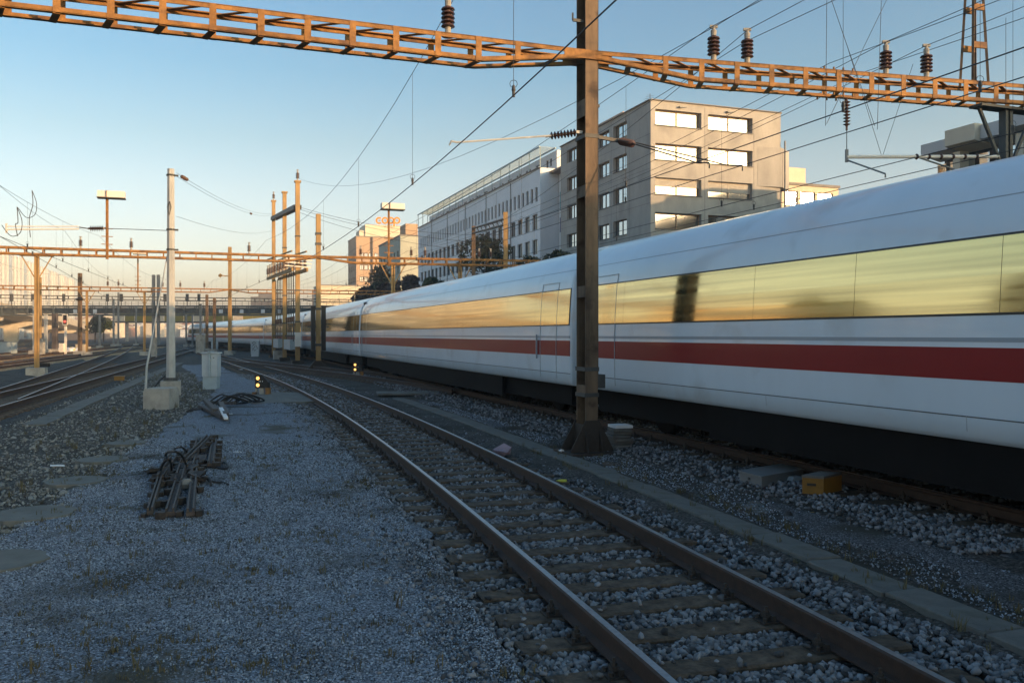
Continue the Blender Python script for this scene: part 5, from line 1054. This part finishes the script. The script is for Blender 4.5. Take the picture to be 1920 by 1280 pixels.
def tube_thing(nm, pts, r, m, label, cat, parent=None):
    mb = MB(); mb.tube(curve(pts), r, 6); o = mb.build(nm, M[m], parent, True)
    return tag(o, label, cat)
def curve(pts):
    P = [Vector(p) for p in pts]; out = []
    for i in range(len(P) - 1):
        p0, p1, p2, p3 = P[max(i - 1, 0)], P[i], P[i + 1], P[min(i + 2, len(P) - 1)]
        for k in range(6): u = k / 6; out.append(.5 * ((2 * p1) + (p2 - p0) * u + (2 * p0 - 5 * p1 + 4 * p2 - p3) * u * u + (3 * p1 - p0 - 3 * p2 + p3) * u ** 3))
    out.append(P[-1]); return out
# V shaped suspension wires at the upper right
v1 = U(1548, 236, 12.9); v2 = U(1645, 243, 13.9)
for p, q, lb in ((v1, U(1551, -80, 12.9), 'vertical hanger wire at upper right, left of two'), (v2, U(1655, -80, 13.9), 'vertical hanger wire at upper right, right of two'), (U(1640, 236, 13.9), U(1545, -40, 12.5), 'slanting wire leaning left across the upper right sky'), (U(1550, 232, 12.9), U(1682, -40, 14), 'slanting wire leaning right across the upper right sky'),
                 (U(1653, 292, 17), U(1580, 60, 15.5), 'thin slanting stay above the tubular arm, leaning left'), (U(1655, 292, 17), U(1712, 120, 16.2), 'thin slanting stay above the tubular arm, leaning right'), (U(1886, 196, 16.4), U(1886, 34, 16.4), 'short vertical hanger right of the small lattice mast')): wire(p, q, 0, lb, .0045, n=2)
# feeder wires
p0 = g1c + GR * 2.43 + UP * 7.70; top = tp[2][0] + UP * (tp[2][1] + .3)
wire(p0, top, 1.5, 'long slack feeder wire from the large gantry to the tallest ochre pole'); wire(p0, W(-6, 9.5, 8.6), .1, 'feeder wire rising from the large gantry out of the picture top'); wire(g1c + GR * 3.1 + UP * 7.7, W(-6, 10.4, 8.3), .1, 'second feeder wire rising from the large gantry out of the picture top')
wire(g1c + GR * 3.1 + UP * 7.7, Vector((-4.5, 50.6, 6.9)), .6, 'slack wire from the large gantry to the second gantry behind the mast')
for x, lb in ((1661, 'wire running right from the third insulator of the large gantry'), (1737, 'wire running right from the fourth insulator of the large gantry')):
    u = (x - 960) / F; tt = (g1c.y * u - g1c.x) / (GR.x - u * GR.y); q = g1c + GR * tt + UP * 7.7; wire(q, q - D * 14 + UP * .5, .15, lb); wire(q, q + D * 34 - UP * .6, .5, lb.replace('running right', 'running away down the line'))
cS = Vector(((324 - 960) / F * 30, 30, 0)); a0, b0 = tp[0][0], tp[2][0]
for dz, q, lb in ((0, a0 + UP * U(513, 400, 78).z, 'upper'), (-.12, a0 + UP * U(513, 404, 78).z, 'lower')):
    p = cS + Vector((.13, 0, 7.78 + dz)); wire(p, q, .5, f'{lb} wire of the pair from the silver pole head to the tall ochre poles'); 
for p, q, lb in ((cS + Vector((.14, 0, 7.76)), a0 + UP * 12.9, 'pair of long insulators in the wires at the silver pole head'),):
    for k in (.02, .035, .55):
        o = place(ins_long, 'strain_insulator', None, sag(p, q, .5, 100)[int(k * 100)]); zx = (q - p).normalized(); xx = zx.cross(UP).normalized(); o.matrix_local = Matrix((xx, zx.cross(xx), zx)).transposed().to_4x4() @ Matrix.Identity(4); o.location = sag(p, q, .5, 100)[int(k * 100)]
        o.scale = (1.0, 1.0, 1.2); tag(o, {.02: 'dark strain insulator right at the head of the silver pole', .035: 'dark strain insulator just right of the silver pole head', .55: 'dark strain insulator halfway between the silver pole and the tall poles'}[k], 'insulator', 'strain insulators in the wires')
wire(cS + Vector((.13, 0, 6.25)), a0 + UP * U(513, 431, 78).z, .45, 'single wire from the middle of the silver pole to the tall ochre poles')
# left span wire with the tubular registration arm
sp = cS + Vector((-.14, 0, 5.75)); ia = U(190, 428, 29.4); ib = U(165, 428.5, 29.2); tb1 = U(148, 426, 29.1); tb0 = U(12, 430, 28.6)
t = thing('registration_arm', tb0, 'tubular registration arm with a ribbed insulator hung left of the silver pole', 'registration arm'); mb = MB(); mb.tube([sp, ia], .012, 5); mb.tube([ib, tb1], .02, 6); mb.build('span_wire', M['wire'], t)
mb = MB(); mb.tube([tb1 - UP * .06, tb0], .028, 7); mb.tube([tb1 + UP * .03, tb0 + UP * .1], .022, 6); mb.bar(tb0 - UP * .12, tb0 + UP * .2, .05, .05); mb.build('tube', M['lampbox'], t); o = ins_line(t, ib, ia); o.scale = (1.7, 1.7, .9)
for i, (x0, y0, x1, y1, w0) in enumerate(((60, 357, 57, 445, 30), (32, 388, 33, 443, 28))): mb = MB(); p, q = U(x0, y0, w0), U(x1, y1, w0); mb.tube(curve([p, p + Vector((.03, 0, -.5)), p.lerp(q, .6) + Vector((-.06, 0, 0)), q]), .014, 5); mb.tube(curve([p, p + Vector((.16, 0, -.45)), p + Vector((.10, 0, -.85)), p + Vector((-.2, 0, -.95)), p + Vector((-.5, 0, -.6))]), .012, 5); tag(mb.build('jumper_cable', M['wire']), ('right' if i == 0 else 'left') + ' of two curved jumper cables hanging over the left track', 'cable', 'jumper cables')
# hanging insulator and tubular arm behind the train at the right
hg = g1c + GR * 5.15 + UP * 6.58; t = thing('cantilever_arm', hg, 'pale tubular cantilever arm hung below the large gantry over the train roof', 'cantilever arm'); ins_line(t, hg, hg - UP); lo = Vector((hg.x, hg.y, 5.46)); pr0 = pp + UP * 5.62 - N * .2
mb = MB(); mb.tube([hg - UP * .6, lo], .008, 5); mb.build('hanger', M['wire'], t); mb = MB(); mb.tube([lo, pr0], .035, 8); mb.build('tube', M['lampbox'], t)
mb = MB(); q = U(1660, 326, 15.6); mb.tube([lo - UP * .06, q, q - UP * .07], .018, 6); mb.tube([lo.lerp(pr0, .45), lo.lerp(pr0, .95) - UP * .5], .018, 6); mb.bar(lo - UP * .1, lo + UP * .14, .05, .05); mb.build('steady_arm', M['greysteel'], t)
for k in range(24): 
    if k % 4 == 0: mb = MB(); c = lo.lerp(pr0, .45 + k * .02); e_ = (pr0 - lo).normalized(); mb.lathe(c, [(.037, -.03), (.06, 0), (.037, .03)], 8, e_); mb.build('rib', M['insul'], t)
# some cross span wires in the middle distance
for x0, y0, Z0_, x1, y1, Z1_, s_, lb in ((560, 388, 60, 940, 440, 62, .6, 'upper'), (560, 392, 60, 930, 455, 62, .5, 'second'), (560, 398, 60, 900, 470, 62, .5, 'third')): wire(U(x0, y0, Z0_), U(x1, y1, Z1_), s_, f'{lb} span wire from the tallest ochre pole to the portal before the white wing', .012)
# small steel portal with trees in front of the white wing
for x, Z, yt, lb, m_ in ((948, 66, 398, 'bright ochre pole in front of the white office wing', 'ochre'), (888, 78, 424, 'grey pole in front of the white office wing, left of the bright one', 'mast')): 
    t, c, H = pole(x, Z, yt, .34, m_, lb)
pa_, pb_ = U(888, 428, 78), U(948, 410, 66); t = thing('portal_beam', pa_, 'dark lattice beam joining the two poles in front of the white wing', 'beam'); mb = MB()
for dz in (0, -.45): mb.bar(pa_ + UP * dz, pb_ + UP * dz, .3, .09)
for i in range(9): mb.bar(pa_.lerp(pb_, i / 8), pa_.lerp(pb_, min(1, (i + .5) / 8)) - UP * .45, .06, .06)
mb.build('chord', M['darksteel'], t)
# ------------------------------------------------------------------ small things in the foreground
def lug_bar(t, p, q, w_, h, n_, lug=.10, sides=(-1, 1)):
    e = (q - p).normalized(); f = e.cross(UP).normalized(); mb = MB(); mb.bar(p + UP * h, q + UP * h, w_, .05); mb.bar(p + UP * (h + .04) - f * w_ * .3, q + UP * (h + .04) - f * w_ * .3, .022, .05); mb.bar(p + UP * (h + .04) + f * w_ * .3, q + UP * (h + .04) + f * w_ * .3, .022, .05); mb.build('bar', M['brownsteel'], t)
    for i in range(n_):
        c = p.lerp(q, i / (n_ - 1))
        for sg in sides:
            if rng.random() < .2: continue
            e2 = (e + f * rng.uniform(-.5, .5)).normalized(); f2 = e2.cross(UP); mb = MB(); mb.prism([(0, -.07), (lug * .7, -.05), (lug, 0), (lug * .7, .05), (0, .07)], c + f * sg * w_ * .45 + e * rng.uniform(-.1, .1) + UP * (h - .035), f2 * sg, e2, UP * rng.uniform(.04, .08)); mb.build('lug', M['plate'], t)
z = .03
t = thing('scrap_pile', G(320, 965), 'long pile of dark rusty lugged bars and black cables lying on the gravel path', 'scrap pile')
lug_bar(t, G(318, 968, z), G(336, 905, z), .12, .03, 4); lug_bar(t, G(357, 968, z), G(366, 872, z), .10, .03, 6, sides=(1,)); lug_bar(t, G(281, 966, z), G(301, 900, z), .07, .03, 5, .07); lug_bar(t, G(334, 912, z), G(350, 855, z), .14, .05, 6)
lug_bar(t, G(345, 880, z), G(392, 830, z), .12, .10, 8, .11); lug_bar(t, G(356, 885, z), G(374, 832, z), .12, .06, 8, .11); lug_bar(t, G(395, 876, z), G(402, 830, z), .11, .04, 7, .11); lug_bar(t, G(300, 905, z), G(325, 868, z), .12, .05, 6, .10)
for i in range(16):
    c = G(rng.uniform(295, 372), rng.uniform(856, 905), .07); mb = MB(); s3 = rng.uniform(.08, .2); mb.prism([(-s3, -s3 * .5), (s3 * .8, -s3 * .6), (s3, s3 * .3), (0, s3 * .6), (-s3 * .9, s3 * .4)], c, (math.cos(i), math.sin(i), .2), (-math.sin(i), math.cos(i), .3), Vector((0, 0, .05))); mb.build('clip', M['brownsteel'] if i % 4 else M['plate'], t)
bx = G(310, 880, 0)
for pts in ([G(270, 883, .02), G(290, 882, .05), G(305, 872, .2), G(312, 850, .35), G(325, 846, .62), G(340, 852, .55), G(348, 868, .15)], [G(300, 884, .05), G(306, 868, .4), G(318, 862, .45), G(322, 884, .05)], [G(372, 893, .03), G(385, 894, .12), G(395, 902, .04), G(420, 905, .02), G(428, 908, .02)], [G(405, 876, .04), G(418, 866, .06), G(428, 872, .05), G(424, 878, .04), G(408, 876, .04)], [G(384, 893, .06), G(392, 896, .1), G(396, 911, .02)], [G(300, 878, .05), G(312, 858, .3), G(326, 842, .12), G(340, 838, .3), G(352, 848, .1)], [G(276, 903, .01), G(292, 896, .03), G(305, 899, .02)]):
    tube_thing('cable', pts, .018, 'black', None, None, t)
mb = MB(); mb.lathe(G(350, 914, .03), [(.08, 0), (.09, .06), (.05, .12)], 7); tag(mb.build('stone', M['pebble']), 'pale stone lying in the middle of the long scrap pile', 'stone')
t = thing('scrap_pile', G(405, 770), 'tangled heap of dark bars and cables lying near the cabinet', 'scrap pile')
for a_, b_, h in ((G(376, 765, z), G(425, 788, z), .05), (G(400, 766, z), G(418, 787, z), .08), (G(414, 764, z), G(424, 788, z), .14), (G(392, 760, z), G(440, 762, z), .1), (G(384, 757, z), G(404, 778, z), .12)): mb = MB(); mb.bar(a_ + UP * h, b_ + UP * h, .13, .08); mb.build('bar', M['brownsteel'], t)
mb = MB(); mb.bar(G(414, 765, .2), G(424, 784, .16), .09, .05); o = mb.build('bar', M['paper'], t); o['label'] = 'pale bar on top of the heap'
for i in range(7): c = G(385 + i * 8, 759 + 3 * math.sin(i), .03); tube_thing('cable', [c, c + Vector((.3, .2, .25)), c + Vector((.6, -.1, .3)), c + Vector((.9, .3, .1)), c + Vector((.5, .5, .04))], .025, 'black', None, None, t)
for i in range(2): tube_thing('cable', [G(350, 770 + 3 * i, .02), G(362, 767 + 2 * i, .08), G(380, 766, .12)], .02, 'black', None, None, t)
# boxes by the train
c = G(1443, 916, .03); e = N; t = thing('metal_box', c, 'low grey metal equipment box beside the train track', 'box'); cc = G(1390, 908, .02)
fl, fr_, br = G(1387, 908, .02), G(1428, 920, .02), G(1506, 905, .02)
ux = (fr_ - fl); uy = (br - fr_); mb = MB(); mb.prism([(0, 0), (1, 0), (1, 1), (0, 1)], fl, ux, uy, UP * .17); mb.build('body', M['boxgrey'], t); mb = MB(); mb.prism([(-.03, -.02), (1.03, -.02), (1.03, 1.02), (-.03, 1.02)], fl + UP * .172, ux, uy, UP * .025); mb.build('lid', M['boxgrey'], t)
mb = MB(); mb.box(fl + ux * .45 - uy * .01 + UP * .12, (.03, .03, .03)); mb.box(fl + ux * .85 - uy * .01 + UP * .06, (.05, .02, .02)); mb.build('latch', M['darksteel'], t)
c = G(1543, 938, .0); fl, fr_, br = c + Vector((-.28, -.05, .10)), c + Vector((-.05, -.16, .10)), c + Vector((.30, .16, .10))
t = thing('yellow_box', c, 'yellow trackside box with a dusty top standing on short legs next to the train', 'box'); ux, uy = fr_ - fl, br - fr_
mb = MB(); mb.prism([(0, 0), (1, 0), (1, 1), (0, 1)], fl, ux, uy, UP * .20); mb.build('body', M['yellow'], t); mb = MB(); mb.prism([(-.02, -.01), (1.02, -.01), (1.0, 1.01), (0, 1.01)], fl + UP * .202, ux, uy, UP * .03); mb.build('lid', M['slabstone'], t); mb = MB(); mb.prism([(-.06, -.04), (1.06, -.04), (1.06, 1.04), (-.06, 1.04)], fl - UP * .035, ux, uy, UP * .033); mb.build('tray', M['plate'], t)
for a_, b_ in ((.15, .15), (.9, .12), (.9, .9), (.15, .9)): mb = MB(); mb.bar(fl + ux * a_ + uy * b_ - UP * .16, fl + ux * a_ + uy * b_ - UP * .03, .05, .05); mb.build('leg', M['plate'], t)
mb = MB(); mb.box(fl + ux * .45 - uy * .012 + UP * .12, (.10, .012, .03), (ux.normalized(), uy.normalized(), UP)); mb.build('plate', M['band'], t)
c = G(1496, 912, .02); mb = MB(); mb.prism([(-.10, 0), (.12, 0), (.13, .09), (.08, .13), (-.07, .13), (-.11, .09)], c, (N + D * .1), UP, D * .3); tag(mb.build('plastic_box', M['cabw']), 'small whitish plastic box between the grey and the yellow box', 'box')
cy = c = G(1543, 938, 0)
tube_thing('hose', [cy + Vector((-.2, -.05, .25)), cy + Vector((-.1, -.15, .07)), G(1535, 957, .02), G(1560, 962, .02), G(1600, 965, .02), G(1640, 963, .02), G(1680, 955, .03)], .012, 'ycable', 'yellow cable trailing from the yellow box to the right over the gravel', 'cable')
tube_thing('hose', [G(1478, 965, .02), G(1500, 972, .02), G(1530, 974, .02), G(1556, 968, .02), G(1550, 962, .02), G(1520, 961, .02), G(1490, 963, .02)], .011, 'ycable', 'yellow cable coil lying in front of the yellow box', 'cable')
mb = MB(); mb.lathe(G(1478, 966, .03), [(.05, -.03), (.06, 0), (.03, .05)], 8); tag(mb.build('plug', M['black']), 'black plug at the end of the yellow cable coil', 'plug')
# slab stack beside the mast
c = Vector((1.32 + .62, 15.45, 0)); t = thing('slab_stack', c, 'stack of thin slabs with a white one on top beside the tall mast foot', 'stack')
for i in range(8): mb = MB(); a_ = rng.uniform(-.12, .12); ax = (Vector((math.cos(a_ + .3), math.sin(a_ + .3), 0)), Vector((-math.sin(a_ + .3), math.cos(a_ + .3), 0)), UP); mb.box(c + Vector((rng.uniform(-.03, .03), rng.uniform(-.03, .03), .04 + .058 * i)), (.34, .36, .048), ax); o = mb.build('slab', M['slabstone'] if i < 7 else M['paper'], t)
o['label'] = 'white slab on top'
def crumple(nm, c, s3, m, label, cat, fl=.5):
    v, f_ = ICO; mb = MB(); r2 = random.Random(hash(label) % 1000 if False else len(label)); mb.add([c + Vector((p[0] * s3 * r2.uniform(.6, 1.5), p[1] * s3 * r2.uniform(.5, 1.2), (p[2] + .6) * s3 * fl * r2.uniform(.5, 1.3))) for p in v], [tuple(q) for q in f_]); tag(mb.build(nm, M[m]), label, cat)
crumple('plastic_bag', G(945, 852, .0), .16, 'bag', 'crumpled pinkish plastic bag lying in the ballast beside the rail', 'bag', .7); crumple('yellow_cloth', G(1052, 903, .0), .075, 'cloth_y', 'crumpled yellow rag in the ballast between rail and trough', 'rag', .35)
for x, y, s3, lb in ((445, 848, .09, 'flat white paper scrap on the gravel path near the scrap pile'), (430, 776, .08, 'white paper scrap beside the tangled heap'), (452, 693, .16, 'small white triangular scrap beside the rail near the shunting signal'), (107, 874, .10, 'bluish white scrap lying among the stones at the left')): crumple('paper_scrap', G(x, y, .01), s3, 'paper', lb, 'paper scrap', .2)
crumple('white_rag', G(1052, 846, .06), .06, 'paper', 'pale stones of rag lying on the mast foundation', 'rag', .4)
# signs of growth: dry stalks and weeds, one mass
mb = MB()
def weed(c, h, k):
    for i in range(k):
        a_ = rng.uniform(0, 6.3); l = Vector((math.cos(a_), math.sin(a_), 0)) * h * rng.uniform(.1, .5); b_ = c + Vector((rng.uniform(-.03, .03), rng.uniform(-.03, .03), 0)); wv = Vector((-math.sin(a_), math.cos(a_), 0)) * .004; hh = h * rng.uniform(.4, 1)
        mb.add([b_ - wv, b_ + wv, b_ + l * .5 + UP * hh * .6 + wv * .8, b_ + l * .5 + UP * hh * .6 - wv * .8, b_ + l + UP * hh], [(0, 1, 2, 3), (3, 2, 4)])
for bx, bz, br_ in bare:
    for i in range(int(26 * br_ / .3)): weed(Vector((bx + rng.gauss(0, br_ * .8), bz + rng.gauss(0, br_ * .6), .008)), rng.uniform(.015, .06), rng.randint(4, 9))
for i in range(330):
    Zw = 5.2 * (24 / 5.2) ** rng.random(); a_, b_ = max(float(pl(Zw)), -.6 * Zw) , float(pr_(Zw)); c = Vector((a_ + (b_ - a_) * rng.random(), Zw, .01)); weed(c, rng.uniform(.03, .12) * (1 + (rng.random() < .12)), rng.randint(3, 9))
for i in range(260):
    Zw = rng.uniform(9, 45); c = Vector((float(pl(Zw)) - abs(rng.gauss(0, 2)), Zw, 0)); weed(c, rng.uniform(.06, .25), rng.randint(5, 14))
for i in range(170):
    Zw = rng.uniform(5, 16); c = Vector((float(T1(Zw)) + rng.choice((2.25, 2.35, 1.75)) + rng.uniform(-.05, .4), Zw, 0)); weed(c, rng.uniform(.05, .14), rng.randint(5, 14))
o = mb.build('weeds', M['weed']); tag(o, 'scattered dry weeds and stalks growing through the gravel', 'weeds', None, 'stuff')
# ------------------------------------------------------------------ trees and shrubs
def leaf_cloud(mb, c, r, n_, sz, seed, flat=.8, lob=7):
    r2 = np.random.RandomState(seed); cs = r2.normal(0, 1, (lob, 3)); cs /= np.linalg.norm(cs, axis=1, keepdims=True); cs *= r2.uniform(.3, .75, (lob, 1)); rr = r2.uniform(.32, .6, lob)
    for i in range(n_):
        k = r2.randint(lob); d = r2.normal(0, 1, 3); d /= np.linalg.norm(d); p = (cs[k] + d * rr[k] * r2.uniform(.55, 1.05) ** .6) * np.array([1, 1, flat]); q = Vector(c) + Vector(p * r)
        a_ = Vector(r2.normal(0, 1, 3)).normalized(); b_ = a_.cross(Vector(r2.normal(0, 1, 3))).normalized(); s3 = sz * r2.uniform(.6, 1.3); mb.add([q - a_ * s3, q + b_ * s3 * .5, q + a_ * s3, q - b_ * s3 * .5], [(0, 1, 2, 3)])
def tree(c, h, r, m, label, seed, n_=1600, sz=.28, cat='tree', flat=1.0, name='tree'):
    t = thing(name, c, label, cat); mb = MB(); r2 = random.Random(seed); top = Vector(c) + UP * (h - r * .9); mb.tube([Vector(c), Vector(c) + UP * h * .3 + Vector((.1, 0, 0)), top], [h * .028, h * .02, h * .009], 7)
    for i in range(6): a_ = r2.uniform(0, 6.3); s0 = Vector(c).lerp(top, r2.uniform(.45, .95)); mb.tube([s0, s0 + Vector((math.cos(a_) * r * .4, math.sin(a_) * r * .4, r * .3)), s0 + Vector((math.cos(a_) * r * .75, math.sin(a_) * r * .75, r * .45))], [h * .01, h * .007, h * .003], 5)
    mb.build('trunk', M['bark'], t); mb = MB(); leaf_cloud(mb, Vector(c) + UP * (h - r * flat), r, n_, sz, seed, flat); mb.build('crown', M[m], t)
def on(x, y, Z): return U(x, y, Z)
def shrub(x0, x1, y, Z, m, label, seed, n_=900, sz=.3, hgt=None):
    c = U((x0 + x1) / 2, y, Z); r = (x1 - x0) / 2 / F * Z; t = thing('shrub', (c.x, c.y, 0), label, 'shrub'); mb = MB(); mb.tube([(c.x, c.y, 0), (c.x, c.y, c.z - r * .3)], [.12, .05], 6)
    for k in range(4): mb.tube([(c.x, c.y, c.z - r * .8), (c.x + r * .5 * math.cos(k * 1.6), c.y + r * .5 * math.sin(k * 1.6), c.z)], [.05, .02], 5)
    mb.build('stem', M['bark'], t); mb = MB(); leaf_cloud(mb, c - UP * r * .3, r, n_, sz, seed, .75); mb.build('foliage', M[m], t)
c = U(912, 620, 95); tree(Vector((c.x, c.y, 0)), U(912, 425, 95).z, 2.7, 'leafd', 'dark green tree between two poles in front of the white office wing', 3, 2200, .22)
c = U(715, 620, 150); tree(Vector((c.x, c.y, 0)), U(715, 488, 150).z, 3.3, 'leafd', 'dark evergreen tree in front of the pale hall below the tan tower', 5, 2000, .32, flat=1.5)
shrub(1015, 1075, 478, 78, 'leafd', 'dark shrub behind the train at the foot of the concrete office block', 7, 1400, .2); shrub(960, 1030, 492, 84, 'leafd', 'dark shrub behind the train below the end of the white wing', 8, 1200, .2)
shrub(742, 800, 525, 120, 'leafp', 'purple brown shrub behind the train below the greenish house', 9, 1300, .3); shrub(700, 752, 540, 125, 'leafp', 'reddish brown shrub behind the train below the evergreen tree', 10, 1300, .3); shrub(790, 836, 526, 112, 'leaf', 'green shrub behind the train at the left end of the white wing', 11, 1100, .25); shrub(655, 705, 545, 130, 'leafp', 'dark shrub behind the train below the pale hall', 12, 1100, .3)
mb = MB(); wl = [W(s_, 22 - max(0, s_ - 110) * .02) for s_ in (62, 100, 140, 180)]
t = thing('retaining_wall', wl[0], 'dark retaining wall hidden behind the train below the buildings', 'wall')
for a_, b_ in zip(wl, wl[1:]): mb.bar(a_ + UP * 1.7, b_ + UP * 1.7, .4, 3.6)
mb.build('wall', M['concdark'], t)
c = U(178, 625, 230); tree(Vector((c.x, c.y, 0)), U(178, 588, 230).z, 3.0, 'leafd', 'dark green tree behind the end of the viaduct ramp', 13, 900, .4); c = U(194, 625, 235); tree(Vector((c.x, c.y, 0)), U(194, 588, 235).z, 3.1, 'leafy', 'yellow leaved tree beside the dark one behind the viaduct ramp', 14, 1000, .4)
for i, (s_, p_, h, r) in enumerate(((30, -52, 15, 6.5), (43, -50, 12, 5), (74, -48, 13, 5.5), (56, -56, 17, 7))): tree(W(s_, p_), h, r, 'leafd' if i % 2 else 'leaf', f'roadside tree left of the yard beyond the picture edge, {("first", "second", "third", "fourth")[i]} of four', 20 + i, 2200, .55)
mb = MB()
for i in range(5200):
    s_ = rng.uniform(60, 230); p_ = rng.choice((rng.uniform(-16.5, -13.8), rng.uniform(-21.5, -19.5), rng.uniform(-40, -30), rng.uniform(-27, -25.5))); h_ = rng.uniform(.06, .28) if p_ > -29 else rng.uniform(.3, .9); weed(W(s_, p_, -.03), h_, 5)
tag(mb.build('grass', M['drygrass']), 'rough dry grass growing between the left tracks and below the viaduct', 'grass', None, 'stuff')
# ------------------------------------------------------------------ air: one closed box of even haze round the yard and the town
mb = MB(); mb.box((-300, 1350, 36), (5200, 3300, 92 + 2))
hz = mb.build('haze', None or M['wire']); hz['kind'] = 'stuff'
hm = bpy.data.materials.new('haze'); hm.use_nodes = True; n_ = hm.node_tree.nodes; n_.remove(n_['Principled BSDF'])
pv_ = n_.new('ShaderNodeVolumePrincipled'); pv_.inputs['Color'].default_value = (.95, .95, .95, 1); pv_.inputs['Density'].default_value = .00055; pv_.inputs['Anisotropy'].default_value = 0
hm.node_tree.links.new(pv_.outputs[0], n_['Material Output'].inputs['Volume']); hz.data.materials.clear(); hz.data.materials.append(hm)
